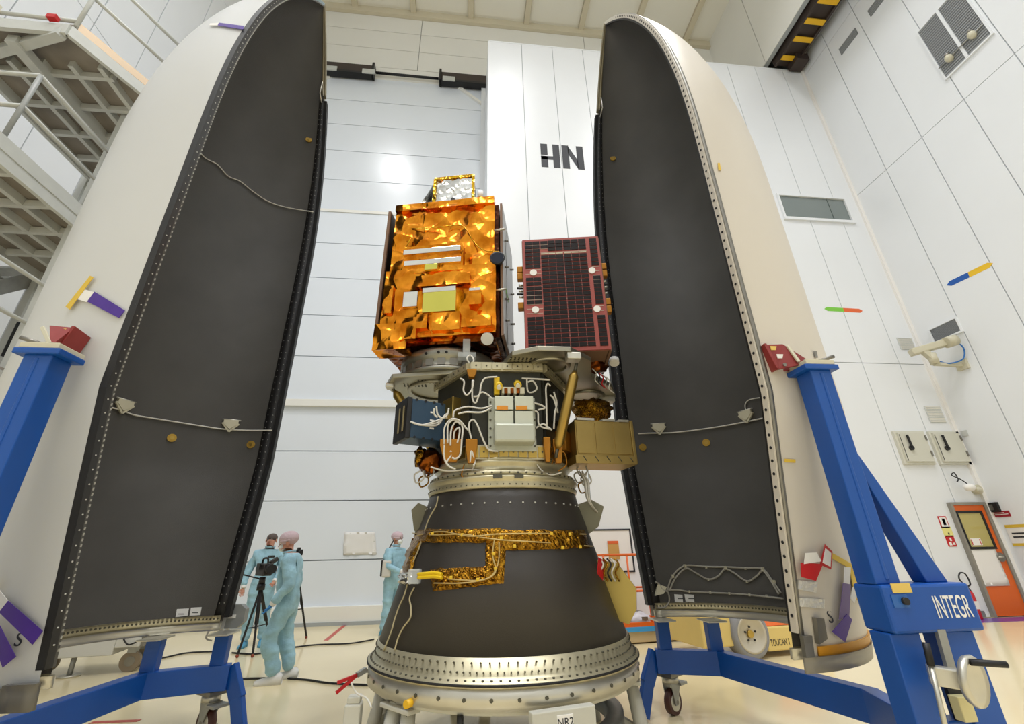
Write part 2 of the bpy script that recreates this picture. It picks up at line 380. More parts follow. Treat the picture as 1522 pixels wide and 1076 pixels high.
# orange door
dl, dr, dt = 10.62, 11.5, 2.21
d2 = struct(MB().box2(dl+.06, dr-.06, YH-.05, YH-.005, .02, dt-.06).build('door_2', ORANGE))
FRM = mat('door_frame_grey', '8d8a80', .5)
MB().box2(dl, dl+.06, YH-.08, YH, 0, dt).build('frame', FRM, d2); MB().box2(dr-.06, dr, YH-.08, YH, 0, dt).build('frame', FRM, d2)
MB().box2(dl+.06, dr-.06, YH-.08, YH, dt-.06, dt).build('frame', FRM, d2)
q2 = [PY(1422, 763, YH-.05), PY(1452, 763, YH-.05), PY(1478, 812, YH-.05), PY(1440, 813, YH-.05)]
wx0, wx1, wz0, wz1 = q2[0].x, q2[1].x+.06, q2[3].z, q2[0].z
dwin = MB().box2(wx0, wx1, YH-.065, YH-.05, wz0, wz1).build('pane', mat('pane_yellowish', 'b7ab6b', .1), d2)
for (u0, u1, w0, w1) in ((wx0-.05, wx1+.05, wz1, wz1+.05), (wx0-.05, wx1+.05, wz0-.05, wz0), (wx0-.05, wx0, wz0, wz1), (wx1, wx1+.05, wz0, wz1)):
    MB().box2(u0, u1, YH-.08, YH-.05, w0, w1).build('window_frame', BLACK, d2)
MB().box2(wx0+.06, wx0+.3, YH-.07, YH-.066, wz0+.03, wz0+.17).build('notice', PAPER, d2)
MB().box2(wx0+.06, wx0+.08, YH-.072, YH-.07, wz0+.04, wz0+.15).build('notice_mark', REDTAG, d2); MB().box2(wx0+.26, wx0+.28, YH-.072, YH-.07, wz0+.04, wz0+.15).build('notice_mark', REDTAG, d2)
lx, lz = PY(1487, 828, YH-.06).x, PY(1487, 828, YH-.06).z
MB().cyl((lx, YH-.08, lz), (lx, YH-.05, lz), .09, n=20).build('lock_plate', ALUD, d2)
MB().tube([(lx, YH-.08, lz), (lx, YH-.12, lz), (lx-.11, YH-.12, lz)], .014, 6).build('handle', ALU, d2)
sheet('paper_sheet', 'white plastic sheet taped to the lower half of the orange door', 'sheet', [(PY(1464, 871, YH-.06).x-.02, YH-.058, PY(1464, 871, YH).z), (PY(1499, 870, YH-.06).x+.03, YH-.058, PY(1464, 871, YH).z), (PY(1475, 813, YH-.06).x+.05, YH-.058, PY(1475, 813, YH).z), (PY(1442, 814, YH-.06).x-.02, YH-.058, PY(1475, 813, YH).z)], PAPER, amp=.025, seed=3)

# electrical cabinets
for (a, lab) in ((1328, 'grey wall cabinet with black lever handle, further from the corner'), (1380, 'grey wall cabinet with black lever handle, next to the corner trim')):
    p = PY(a, 645, YH); x0 = p.x; w = .69; z0, z1 = 3.1, 3.76
    c = thing('electrical_cabinet', lab, 'cabinet', (x0+w/2, YH, z0), group='wall cabinets')
    MB().box2(x0-.05, x0+w+.05, YH-.06, YH, z0-.06, z1+.05).build('body', mat('cabinet_beige', 'd3d2c5', .45), c, True)
    MB().box2(x0, x0+w, YH-.1, YH-.06, z0, z1).build('door', mat('cabinet_door', 'cdccbf', .42), c, True)
    MB().box2(x0+.02, x0+.035, YH-.104, YH-.1, z0+.02, z1-.04).build('door_gap', BLACK, c, True)
    hx, hz = x0+.2, z0+.3
    MB().cyl((hx, YH-.14, hz), (hx, YH-.1, hz), .055, n=14).build('knob', BLACK, c, True)
    MB().bar((hx, YH-.14, hz), (hx-.02, YH-.14, hz+.3), .04, .03, (0, 1, 0)).build('lever', BLACK, c, True)
    for z in (z0+.12, z1-.18): MB().box2(x0+w-.03, x0+w+.01, YH-.115, YH-.1, z, z+.12).build('hinge', ALUD, c, True)

def wallplate(name, label, cat, x0, x1, z0, z1, m, t=.015, group=None, y=YH):
    return tag(MB().box2(x0, x1, y-t, y+.001, z0, z1).build(name, m), label, cat, group)
VENTM = mat('vent_pale', 'c9ccca', .5)
def grille_y(name, label, cx, cz, w, h, m, n=10):
    r = thing(name, label, 'vent', (cx, YH, cz-h/2))
    MB().box2(cx-w/2, cx+w/2, YH-.02, YH, cz-h/2, cz+h/2).build('backing', m, r, True)
    s_ = boxmesh('slat', (w*.92, .012, h/n*.45), WHITE2)
    for k in range(n): piece('slat', s_, r, (0, -.024, h*(k+.5)/n), (.5, 0, 0))
grille_y('wall_vent', 'pale square wall vent above the horizontal panel joint', PY(1346, 511, YH).x, PY(1346, 511, YH).z, .42, .32, VENTM)
grille_y('wall_vent', 'plain pale grey wall plate above the two wall cabinets', PY(1389, 616, YH).x, PY(1389, 616, YH).z, .42, .4, VENTM)
# arrows
def arrow(label, pts, th, m1, m2, nrm):
    a, b = Vector(pts[0]), Vector(pts[1]); d = (b-a).normalized(); n = Vector(nrm); u = d.cross(n)*th/2; c = (a+b)/2; t = d*th*.9
    r = thing('arrow_sticker', label, 'sticker', tuple(c))
    MB().prism([a, a+t*.8+u, c+u, c-u, a+t*.8-u], n*.004).build('arrow_half', m1, r, True)
    MB().prism([b, b-t*.8-u, c-u, c+u, b-t*.8+u], n*.004).build('arrow_half', m2, r, True)
arrow('green and orange double arrow sticker on the back wall', (PY(1225, 459, YH), PY(1282, 462, YH)), .115, GREEN, ARORA, (0, -1, 0))
arrow('blue and yellow double arrow sticker on the side wall', (PX(1407, 424, XR), PX(1476, 391, XR)), .13, ARBLU, ARYEL, (-1, 0, 0))

# signs beside the orange door
def sign(name, label, px, w, h, m, marks=(), y=YH):
    p = PY(*px, y); r = thing(name, label, 'sign', (p.x, y, p.z-h/2))
    MB().box2(p.x-w/2, p.x+w/2, y-.01, y, p.z-h/2, p.z+h/2).build('plate', m, r, True)
    for (u0, u1, w0, w1, mm) in marks:
        MB().box2(p.x+u0*w, p.x+u1*w, y-.014, y-.01, p.z+w0*h, p.z+w1*h).build('pictogram', mm, r, True)
sign('safety_sign', 'white sign with red border beside the orange door', (1402, 776), .2, .24, REDTAG, [(-.4, .4, -.38, .4, PAPER), (-.15, .2, -.25, .3, REDTAG), (-.05, .1, -.1, .2, PAPER)])
sign('safety_sign', 'pale yellow sign between two red signs beside the orange door', (1408, 790), .22, .2, mat('pale_yellow', 'e6dd8a', .5), [(-.05, .1, -.3, -.1, LETTER)])
sign('safety_sign', 'solid red sign above the fire extinguisher', (1413, 804), .2, .22, REDTAG, [(-.1, .1, 0, .3, PAPER), (-.35, -.05, -.4, -.1, PAPER), (.1, .35, -.35, -.15, PAPER)])
# items on right wall
def rplate(name, label, cat, px, w, h, m, t=.02, extra=None):
    p = PX(*px, XR); r = thing(name, label, cat, (XR, p.y, p.z-h/2))
    MB().box2(XR-t, XR, p.y-w/2, p.y+w/2, p.z-h/2, p.z+h/2).build('plate', m, r, True)
    for (u0, u1, w0, w1, mm) in (extra or ()):
        MB().box2(XR-t-.004, XR-t, p.y-u1*w, p.y-u0*w, p.z+w0*h, p.z+w1*h).build('marking', mm, r, True)
rplate('access_reader', 'black access reader box on the side wall beside the orange door', 'reader', (1478, 754), .22, .2, BLACK, .06, [(-.3, .1, -.3, .3, ALUD)])
rplate('safety_sign', 'narrow dark red sign below the black access reader', 'sign', (1489, 764), .32, .12, mat('sign_red', '9c2130', .5), .01, [(-.4, .4, -.1, .0, PAPER), (-.4, .2, .15, .25, PAPER)])
rplate('notice_board', 'white notice with orange bands on the side wall', 'notice', (1520, 795), .5, .42, PAPER, .01, [(-.5, .5, .36, .5, YTAPE), (-.5, .5, -.5, -.38, YTAPE), (-.35, .4, .05, .12, LETTER), (-.35, .4, -.12, -.05, LETTER)])
rplate('wall_plate', 'small grey square plate at the corner near the wall cabinets', 'plate', (1434, 644), .14, .13, VENTM, .012)
# large grille with two lamps
def rgrille(name, label, y0, y1, z0, z1, n, mid=True, m=None):
    m = m or mat('grille_grey', '7e8285', .55); r = thing(name, label, 'vent', (XR, (y0+y1)/2, z0))
    MB().box2(XR-.015, XR, y0, y1, z0, z1).build('backing', m, r, True)
    s_ = boxmesh('slat', (.012, y1-y0-.04, (z1-z0)/n*.45), mat('slat_grey', '9a9da0', .4, .3))
    for k in range(n): piece('slat', s_, r, (-.022, 0, (z1-z0)*(k+.5)/n))
    for (a, b, c, d) in ((y0-.04, y0, z0-.04, z1+.04), (y1, y1+.04, z0-.04, z1+.04), (y0, y1, z0-.04, z0), (y0, y1, z1, z1+.04)):
        MB().box2(XR-.04, XR, a, b, c, d).build('frame', WHITE, r, True)
    if mid: MB().box2(XR-.045, XR, (y0+y1)/2-.03, (y0+y1)/2+.03, z0, z1).build('mullion', WHITE, r, True)
    return r
gr = rgrille('wall_grille', 'large grey louvred wall grille crossed by a conduit with two lamps', 4.99, 6.0, 11.95, 13.75, 26)
rgrille('wall_grille', 'large grey louvred wall grille without lamps or conduit', 1.9, 2.9, 11.95, 13.75, 26, )
gz = 12.3
tag(MB().tube([(XR-.07, 6.0, gz), (XR-.07, 4.99, gz)], .018, 6).build('conduit', GALV), 'thin conduit running across the large louvred grille', 'conduit')
for (yy_, lab) in ((5.75, 'small white bulkhead lamp on the grille conduit, closer to the HN wall'), (5.22, 'small white bulkhead lamp on the grille conduit, further from the HN wall')):
    r = thing('bulkhead_lamp', lab, 'lamp', (XR-.07, yy_, gz), group='lamps on the grille')
    MB().ball((0, 0, 0), (.09, .08, .11)).build('globe', BEIGEP, r); MB().cyl((0, 0, .09), (0, 0, .15), .05, n=12).build('cap', ALUD, r)
for (a, b, lab) in (((1249, 77), (1275, 48), 'slim dark vent slot under the crane runway, nearer the corner'), ((1293, 22), (1318, -5), 'slim dark vent slot under the crane runway, further from the corner')):
    p, q2 = PX(*a, XR), PX(*b, XR)
    r = thing('vent_slot', lab, 'vent', (XR, (p.y+q2.y)/2, 15.7), group='slim vent slots')
    MB().box2(XR-.02, XR, q2.y, p.y, 15.72, 16.0).build('backing', mat('grille_grey', '7e8285', .55), r, True)
    for k in range(4): MB().box2(XR-.03, XR-.018, q2.y+.02, p.y-.02, 15.75+.065*k, 15.775+.065*k).build('slat', mat('slat_grey', '9a9da0', .4, .3), r, True)
rgrille('wall_grille', 'small dark mesh vent above the surveillance camera', 8.08, 8.7, 6.0, 6.33, 16, False, mat('mesh_dark', '55585c', .6))
# surveillance camera on its bracket
p = PX(1438, 540, XR); cz, cy = p.z, 8.36
r = thing('surveillance_camera', 'beige surveillance camera on a wall bracket with blue cable', 'camera', (XR, cy, cz))
MB().box2(XR-.06, XR, cy-.12, cy+.12, cz-.12, cz+.12).build('wall_mount', BEIGEP, r, True)
MB().bar((XR-.03, cy, cz-.02), (XR-.62, cy+.1, cz+.05), .1, .07).build('bracket_arm', BEIGEP, r, True, .01)
MB().cyl((XR-.6, cy+.1, cz+.05), (XR-.6, cy+.1, cz+.32), .09, n=16).build('pan_head', BEIGEP, r, True)
MB().bar((XR-.6, cy+.1, cz+.18), (XR-.72, cy+.14, cz+.42), .14, .12).build('tilt_head', BEIGEP, r, True, .01)
hb = MB().bar((XR-.95, cy+.25, cz+.4), (XR-.22, cy-.05, cz+.56), .19, .16).build('housing', BEIGEP, r, True, .02)
MB().cyl((XR-.33, cy-.1, cz+.52), (XR-.13, cy-.17, cz+.57), .13, n=18).build('rear_cap', BEIGEP, r, True)
MB().tube(catmull([(XR-.15, cy-.16, cz+.55), (XR-.06, cy-.2, cz+.35), (XR-.1, cy-.12, cz+.1), (XR-.35, cy, cz+.03), (XR-.5, cy+.06, cz+.1)]), .016, 6).build('cable', mat('cable_blue', '2f6fb8', .5), r, True)
# pipe stub and cable above door
p = PY(1441, 728, YH)
r = thing('lamp_bracket', 'cream emergency lamp on a short bent arm above the orange door', 'lamp', (p.x, YH, p.z))
MB().cyl((p.x+.12, YH, p.z), (p.x+.12, YH-.1, p.z), .1, n=16).build('base', BEIGEP, r, True)
MB().tube(catmull([(p.x+.12, YH-.08, p.z), (p.x, YH-.2, p.z-.03), (p.x-.2, YH-.25, p.z-.03)]), .05, 10).build('arm', BEIGEP, r, True)
MB().ball((p.x-.3, YH-.26, p.z+.02), (.12, .09, .08)).build('lamp_head', PAPER, r, True)
MB().tube(catmull([(p.x-.3, YH-.26, p.z+.08), (p.x-.36, YH-.2, p.z+.2), (p.x-.48, YH-.15, p.z+.3), (p.x-.33, YH-.1, p.z+.36), (p.x-.3, YH-.1, p.z+.22), (p.x-.4, YH-.14, p.z+.16)]), .012, 6).build('cable_loop', CABLEB, r, True)

# fire extinguisher
e = PZ(1454, 918); ey = YH-.14; ex = PY(1452, 915, ey).x
r = thing('fire_extinguisher', 'red fire extinguisher with black hose standing beside the orange door', 'extinguisher', (ex, ey, 0))
MB().lathe([(0, 0), (.075, 0), (.08, .02), (.08, .42), (.07, .47), (.035, .51), (.03, .54), (0, .54)], 20).build('cylinder', mat('extinguisher_red', 'c8202a', .3), r)
MB().box((0, -.081, .25), (.1, .006, .14)).build('label_plate', PAPER, r)
MB().cyl((0, 0, .54), (0, 0, .6), .025, n=12).build('valve', BLACK, r)
MB().bar((0, 0, .6), (-.12, 0, .63), .03, .015).build('lever', BLACK, r)
MB().tube(catmull([(.02, 0, .57), (.1, -.02, .62), (.1, 0, .8), (-.02, 0, .82), (-.08, 0, .7), (.02, -.02, .55), (.1, 0, .4), (.1, 0, .2)]), .014, 7).build('hose', CABLEB, r)

# ------------------------------------------------------------------ payload fairing halves
FZ, FL_, FR, FZC, FA, FB, FZ1, FRB = .879, 7.764, 1.30, 3.642, 2.404, .957, 1.453, 1.039
def fprof(z):
    if z < FZ1: return FRB+(FR-FRB)*(z/FZ1)
    t = min(max((z-FZC)/(FL_-FZC), 0), 1)
    return FR*(max(1-t**FA, 0))**FB
FAIR = {1: (Vector((1.924, 3.827, FZ)), radians(1.97)), -1: (Vector((-2.169, 3.964, FZ)), radians(1.79))}
ZS = [FZ1*i/8 for i in range(8)]+[FZ1+(FZC-FZ1)*i/6 for i in range(6)]+[FZC+(FL_-FZC)*(1-(1-i/34)**1.8) for i in range(35)]
def fpt(s, z, phi, off=0.): r = max(fprof(z)+off, 0.); return Vector((s*r*cos(phi), r*sin(phi), z))
def fhit(s, x, y, inner, off=0.):
    """where the sight line through a photo point meets the shell: local (z, phi)"""
    loc, rz = FAIR[s]; Mi = (Matrix.Translation(loc) @ Matrix.Rotation(rz, 4, 'Z')).inverted()
    o = Mi @ CAMP; d = Mi.to_3x3() @ ray(x, y).normalized(); prev = None; hits = []
    t = .5
    while t < 12:
        p = o+d*t
        if -.3 < p.z < FL_:
            g_ = sqrt(p.x**2+p.y**2)-(fprof(max(p.z, 0))+(-.07 if inner else 0)+off)
            if prev is not None and prev*g_ < 0 and s*p.x > -.02:
                a_, b_ = t-.02, t
                for _ in range(12):
                    m_ = (a_+b_)/2; q_ = o+d*m_; gm = sqrt(q_.x**2+q_.y**2)-(fprof(max(q_.z, 0))+(-.07 if inner else 0)+off)
                    if gm*prev > 0: a_ = m_
                    else: b_ = m_
                hits.append(o+d*m_)
            prev = g_
        t += .02
    if not hits: return None
    return hits[-1] if inner else hits[0]
def strip(s, zlist, ph0, ph1, off, m, name, par, n=2, th=.008):
    mb = MB(); vs = []
    for o_ in (off, off+th):
        for z in zlist:
            for k in range(n+1): vs.append(fpt(s, z, ph0+(ph1-ph0)*k/n, o_))
    q_ = len(zlist)*(n+1); w_ = n+1; L_ = len(zlist); fs = []
    for i in range(L_-1):
        for k in range(n):
            fs.append((i*w_+k, i*w_+k+1, (i+1)*w_+k+1, (i+1)*w_+k)); fs.append((q_+i*w_+k, q_+(i+1)*w_+k, q_+(i+1)*w_+k+1, q_+i*w_+k+1))
        fs.append((i*w_, (i+1)*w_, q_+(i+1)*w_, q_+i*w_)); fs.append((i*w_+n, q_+i*w_+n, q_+(i+1)*w_+n, (i+1)*w_+n))
    for i in (0, L_-1):
        for k in range(n): fs.append((i*w_+k, q_+i*w_+k, q_+i*w_+k+1, i*w_+k+1))
    return mb.add(vs, fs, True).build(name, m, par)
def rimflange(s, sg, zlist, r0, r1, x0, x1, m, name, par):
    """flat flange lying in the opening plane, between two radial offsets"""
    mb = MB(); vs = []
    for z in zlist:
        for (o_, xx) in ((r0, x0), (r1, x0), (r1, x1), (r0, x1)): vs.append((s*xx, sg*max(fprof(z)+o_, 0), z))
    fs = [(i*4+k, i*4+(k+1) % 4, (i+1)*4+(k+1) % 4, (i+1)*4+k) for i in range(len(zlist)-1) for k in range(4)]
    fs += [(0, 1, 2, 3), tuple((len(zlist)-1)*4+k for k in range(4))]
    return mb.add(vs, fs).build(name, m, par)
def arclen_z(z0, z1, step):
    out = []; z = z0; acc = 0; last = (fprof(z), z); 
    while z < z1:
        z += .01; p_ = (fprof(z), z); acc += math.hypot(p_[0]-last[0], p_[1]-last[1]); last = p_
        if acc >= step: out.append(z); acc = 0
    return out
RIVET = mat('rivet_pale', 'c9c7c0', .4, .5); HOLE = mat('hole_dark', '17171a', .7)
def fairing(s, label, skin):
    loc, rz = FAIR[s]; r = thing('fairing_half', label, 'fairing', tuple(loc), rz)
    H2 = pi/2
    nph = 40; zz = ZS
    def grid(off, flip, name, m, zl):
        vs = [fpt(s, z, -H2+pi*k/nph, off) for z in zl for k in range(nph+1)]; w_ = nph+1
        fs = [(i*w_+k, i*w_+k+1, (i+1)*w_+k+1, (i+1)*w_+k) for i in range(len(zl)-1) for k in range(nph)]
        if flip: fs = [f[::-1] for f in fs]
        return MB().add(vs, fs, True).build(name, m, r)
    grid(0, s < 0, 'outer_skin', skin, [-.1, -.05]+zz)
    grid(-.07, s > 0, 'inner_liner', LINER, [-.03]+zz)
    zn = [.05]+zz[1:]
    nb = len([z for z in zz if z < 6.62])
    zlo = zz[:nb]+[6.62]; zhi = [6.70]+[z for z in zz if z > 6.72]
    # near rim
    if s > 0:
        rimflange(s, -1, zn, -.052, 0.0, -.012, .03, SHELLR, 'near_rim', r)
        rimflange(s, -1, zn, -.075, -.052, -.008, .03, BLACK, 'near_seal', r)
        strip(s, zz, -H2, -H2+.022, .001, ALUD, 'seal_strip', r, 1)
    else:
        rimflange(s, -1, zz[:-10], -.052, 0.0, -.012, .03, mat('rim_black', '201f1e', .45), 'near_rim', r)
        rimflange(s, -1, zz[-11:], -.052, 0.0, -.012, .03, mat('rim_bluegrey', '8fa3ad', .4, .5), 'near_rim_nose', r)
        rimflange(s, -1, zz, -.072, -.052, -.012, .03, mat('rim_inner', '5c5b57', .5, .4), 'near_seal', r)
    # far rim: black below, bare metal around the nose
    strip(s, zlo, H2-.085, H2, -.082, BLACK, 'far_band', r, 2)
    strip(s, zhi, H2-.06, H2, -.082, mat('rim_bronze', '8d8369', .45, .6), 'far_band_nose', r, 2)
    rimflange(s, 1, zlo, -.07, .0, -.045, .03, BLACK, 'far_rim', r)
    rimflange(s, 1, zhi, -.07, 0, -.02, .03, mat('rim_bronze', '8d8369', .45, .6), 'far_rim_nose', r)
    # fasteners
    mb = MB(); me2 = MB()
    for z in arclen_z(.06 if s > 0 else .03, 7.3, .075):
        y = -(fprof(z)-.026)
        mb.cyl((s*-.016, y, z), (s*-.004, y, z), .0105 if s > 0 else .0042, n=6)
    mb.build('rim_fasteners', HOLE if s > 0 else RIVET, r, kind='stuff')
    for z in arclen_z(.05, 6.5, .07):
        for a_ in (.025, .068):
            p_ = fpt(s, z, H2-a_, -.083); n_ = Vector((-p_.x, -p_.y, 0)).normalized(); me2.cyl(p_, p_+n_*.004, .0036, n=5)
    me2.build('band_rivets', RIVET, r, kind='stuff')
    mb = MB()
    for z in arclen_z(.05, 7.0, .03):
        y = -(fprof(z)-.062)
        mb.box((s*-.014, y, z), (.008, .004, .014))
    if s < 0: mb.build('rim_stitching', RIVET, r, kind='stuff')
    # base ring
    zb = [0, .05, .1]
    strip(s, [-.1, -.07, -.04], -H2, H2, -.1, ALU, 'base_ring', r, 40, .03)
    strip(s, [-.04, -.01, .02], -H2+.02, H2-.02, -.092, ALUY, 'base_ring_flange', r, 40, .015)
    mb = MB()
    for k in range(96):
        a_ = -H2+.04+(pi-.08)*k/95; p_ = fpt(s, -.005, a_, -.094); n_ = Vector((-p_.x, -p_.y, 0)).normalized(); mb.cyl(p_, p_+n_*.006, .009, n=5)
    mb.build('ring_bolts', mat('bolt_dark', '5d5b50', .5, .7), r, kind='stuff')
    strip(s, [-.15, -.1, -.07], -H2, -H2+(1.25 if s > 0 else .5), .002, mat('edge_guard', '8d8a84', .35), 'edge_guard', r, 12, .02)
    if s > 0: strip(s, [-.07, -.02], -H2+.1, -H2+1.2, .002, mat('guard_orange', 'd99a2b', .4), 'edge_guard_tape', r, 12, .012)
    else:
        strip(s, [-.17, -.1, -.05], -H2-.02, -H2+.12, .012, mat('guard_grey', '6f6d69', .4), 'corner_guard', r, 3, .04)
    return r
def on_shell(s, par, name, quad, m, inner=False, n=6, th=.004, lift=.006):
    a, b, c, d = quad; vs0 = []
    for j in range(n+1):
        for i in range(n+1):
            u, v = i/n, j/n
            x = a[0]*(1-u)*(1-v)+b[0]*u*(1-v)+c[0]*u*v+d[0]*(1-u)*v; y = a[1]*(1-u)*(1-v)+b[1]*u*(1-v)+c[1]*u*v+d[1]*(1-u)*v
            p_ = fhit(s, x, y, inner)
            if p_ is None: return None
            vs0.append(p_)
    sg = -1 if inner else 1
    def up(p_, o_): q_ = Vector((p_.x, p_.y, 0)).normalized(); return p_+q_*sg*o_
    vs = [up(p_, lift) for p_ in vs0]+[up(p_, lift+th) for p_ in vs0]; q_ = (n+1)**2
    fs = [(j*(n+1)+i, j*(n+1)+i+1, (j+1)*(n+1)+i+1, (j+1)*(n+1)+i) for j in range(n) for i in range(n)]
    ed = [i for i in range(n+1)]+[j*(n+1)+n for j in range(1, n+1)]+[n*(n+1)+i for i in range(n-1, -1, -1)]+[j*(n+1) for j in range(n-1, 0, -1)]
    fs = fs+[tuple(q_+i for i in f[::-1]) for f in fs]+[(ed[i], ed[(i+1) % len(ed)], q_+ed[(i+1) % len(ed)], q_+ed[i]) for i in range(len(ed))]
    mb = MB(); mb.add(vs, fs)
    if par is None:
        loc, rz = FAIR[s]; M_ = Matrix.Translation(loc) @ Matrix.Rotation(rz, 4, 'Z'); mb.v = [tuple(M_ @ Vector(v)) for v in mb.v]
    return mb.build(name, m, par)
def shell_pt(s, x, y, inner=True, lift=.015, world=False):
    p_ = fhit(s, x, y, inner)
    if p_ is None: return None
    q_ = Vector((p_.x, p_.y, 0)).normalized(); p_ = p_+q_*(-lift if inner else lift)
    if world: loc, rz = FAIR[s]; p_ = (Matrix.Translation(loc) @ Matrix.Rotation(rz, 4, 'Z')) @ p_
    return p_
FH = {1: fairing(1, 'white payload fairing half with black liner and a pale rim pierced with dark holes', SHELLR),
      -1: fairing(-1, 'white payload fairing half with black liner and only black rims with pale dots', SHELLW)}
def cable_on(s, pts, r_, m, name, lift=.014, k=5, inner=True, off=(0, 0), sc=1.):
    q_ = [shell_pt(s, off[0]+p_[0]*sc, off[1]+p_[1]*sc, inner, lift) for p_ in pts]; q_ = [p_ for p_ in q_ if p_]
    return MB().tube(catmull(q_, k), r_, 6).build(name, m, FH[s])
GOLDF = mat('vent_disc_gold', 'b5923f', .4, .7)
for s, pts in ((-1, ((255, 651), (373, 661), (459, 208))), (1, ((955, 665), (1050, 658), (911, 236)))):
    for p_ in pts:
        c_ = shell_pt(s, *p_, True, .0); n_ = Vector((-c_.x, -c_.y, 0)).normalized()
        d_ = MB().cyl(c_-n_*.004, c_+n_*.012, .042, n=20).build('vent_disc', GOLDF, FH[s])
        MB().cyl(c_+n_*.012, c_+n_*.017, .018, n=12).build('disc_boss', ALODINE, d_)
def clamp(s, x, y):
    c_ = shell_pt(s, x, y, True, .0); n_ = Vector((-c_.x, -c_.y, 0)).normalized(); t_ = Vector((0, 0, 1)).cross(n_); u = Vector((0, 0, 1))
    P_ = [c_+t_*a_+u*b_ for a_, b_ in ((-.07, .045), (.07, .045), (.07, .0), (0, -.06), (-.07, .0))]
    d_ = MB().prism(P_, n_*.035).build('cable_bracket', BEIGEP, FH[s])
    for a_ in (-1, 1): MB().bar(c_+t_*a_*.08+u*.01+n_*.02, c_-u*.085+n_*.02, .018, .02, n_).build('bracket_arm', BEIGEP, d_)
    MB().tube([c_-t_*.09+u*.05+n_*.02, c_+t_*.09+u*.05+n_*.02], .008, 6).build('bracket_pin', ALU, d_)
for s, pts in ((-1, ((183, 602), (343, 631))), (1, ((979, 636), (1110, 617)))):
    for p_ in pts: clamp(s, *p_)
cable_on(-1, [(293, 224), (305, 236), (322, 245), (338, 262), (356, 270), (375, 285), (398, 300), (425, 309), (466, 316)], .007, CABLEW, 'cable')
cable_on(-1, [(154, 604), (180, 610), (198, 617), (240, 624), (290, 632), (330, 638), (365, 640), (405, 640)], .008, CABLEW, 'cable')
cable_on(1, [(948, 645), (975, 644), (1005, 643), (1060, 636), (1105, 628), (1138, 621)], .008, CABLEW, 'cable')
cable_on(1, [(1134, 591), (1116, 594), (1109, 601), (1110, 612)], .006, CABLEW, 'cable')
O_, S_ = (860, 780), 1/3.805
cable_on(1, [(500, 370), (530, 290), (600, 232), (720, 236), (830, 238), (945, 244), (1045, 250), (1100, 315), (1150, 385)], .009, CABLEG, 'cable', k=9, off=O_, sc=S_)
cable_on(1, [(512, 372), (548, 298), (606, 246), (660, 270), (735, 308), (790, 290), (830, 250), (880, 270), (955, 318), (1010, 290), (1045, 260), (1085, 305), (1138, 392)], .009, CABLEG, 'cable', k=9, off=O_, sc=S_)
cable_on(1, [(470, 370), (560, 368), (625, 378), (745, 383), (855, 388), (970, 396), (1165, 416)], .008, CABLEG, 'cable', k=9, off=O_, sc=S_)
cable_on(1, [(425, 320), (450, 335), (470, 365), (500, 380), (508, 430), (480, 464), (440, 466)], .008, CABLEG, 'cable', off=O_, sc=S_, lift=.03)
for p_ in ((600, 232), (830, 242), (1045, 250), (530, 290), (1108, 322)):
    c_ = shell_pt(1, O_[0]+p_[0]*S_, O_[1]+p_[1]*S_, True, .014); MB().box(c_, (.02, .03, .03)).build('cable_clip', BEIGEP, FH[1])
for p_ in ((735, 308), (955, 320), (722, 240), (947, 246), (625, 378), (745, 383), (855, 388), (970, 396), (1068, 402)):
    c_ = shell_pt(1, O_[0]+p_[0]*S_, O_[1]+p_[1]*S_, True, .014); MB().box(c_, (.015, .015, .02)).build('cable_clip', BEIGEP, FH[1])
on_shell(1, FH[1], 'connector_plate', [(972, 885), (985, 882), (990, 872), (976, 868)], BEIGEP, True, 2, .03)
for s, q_ in ((-1, [(261, 917), (279, 915), (281, 904), (263, 905)]), (-1, [(282, 915), (298, 914), (300, 902), (284, 903)]), (1, [(1003, 894), (1015, 895), (1014, 884), (1002, 883)]), (1, [(1019, 894), (1032, 895), (1031, 884), (1017, 883)])):
    on_shell(s, FH[s], 'data_label', q_, LABELS_PAPER, True, 2, .002)
    x0, y0 = q_[0]; on_shell(s, FH[s], 'label_print', [(x0+4, y0-4), (x0+13, y0-4), (x0+13, y0-5.2), (x0+4, y0-5.2)], LETTER, True, 2, .0015, .0082)
# tags, tape and streamers on the outer skins
def streamer(s, label, parts):
    r_ = None; objs = []
    loc, rz = FAIR[s]
    c_ = shell_pt(s, *parts[0][1][0], False, .0, True)
    r_ = thing('remove_before_flight_tag', label, 'tag', tuple(c_), rz)
    Mw = Matrix.Translation(loc) @ Matrix.Rotation(rz, 4, 'Z'); Mi = origin(r_).inverted()
    for nm, q_, m, lift in parts:
        o_ = on_shell(s, None, nm, q_, m, False, 5, .003, lift)
        if o_ is None: print('miss', label, nm); continue
        o_.data.transform(Mi); o_.parent = r_
    return r_
streamer(-1, 'purple ribbon tag taped to the fairing high above the red clamp', [
    ('ribbon', [(143, 435), (133, 450), (179, 474), (188, 463)], PURPLE, .012), ('label_card', [(129, 432), (117, 446), (132, 451), (143, 436)], PAPER, .013),
    ('tape', [(138, 412), (143, 414), (108, 462), (102, 458)], YTAPE, .016)])
streamer(-1, 'purple ribbon lying on the upper fairing nose', [('ribbon', [(327, 36), (325, 40), (362, 46), (364, 41)], PURPLE, .012), ('label_card', [(314, 37), (313, 40), (325, 40), (327, 36)], PAPER, .012)])
streamer(-1, 'purple ribbon tag with white card beside the S mark on the fairing', [
    ('ribbon', [(19, 892), (6, 909), (54, 957), (69, 937)], PURPLE, .02), ('label_card', [(5, 874), (1, 897), (6, 909), (19, 892)], PAPER, .021), ('tape', [(0, 861), (0, 876), (4, 874), (7, 866)], YTAPE, .024)])
streamer(-1, 'crumpled purple ribbon hanging lowest on the fairing by its corner guard', [('ribbon', [(2, 912), (2, 955), (14, 990), (33, 974)], PURPLE, .03)])
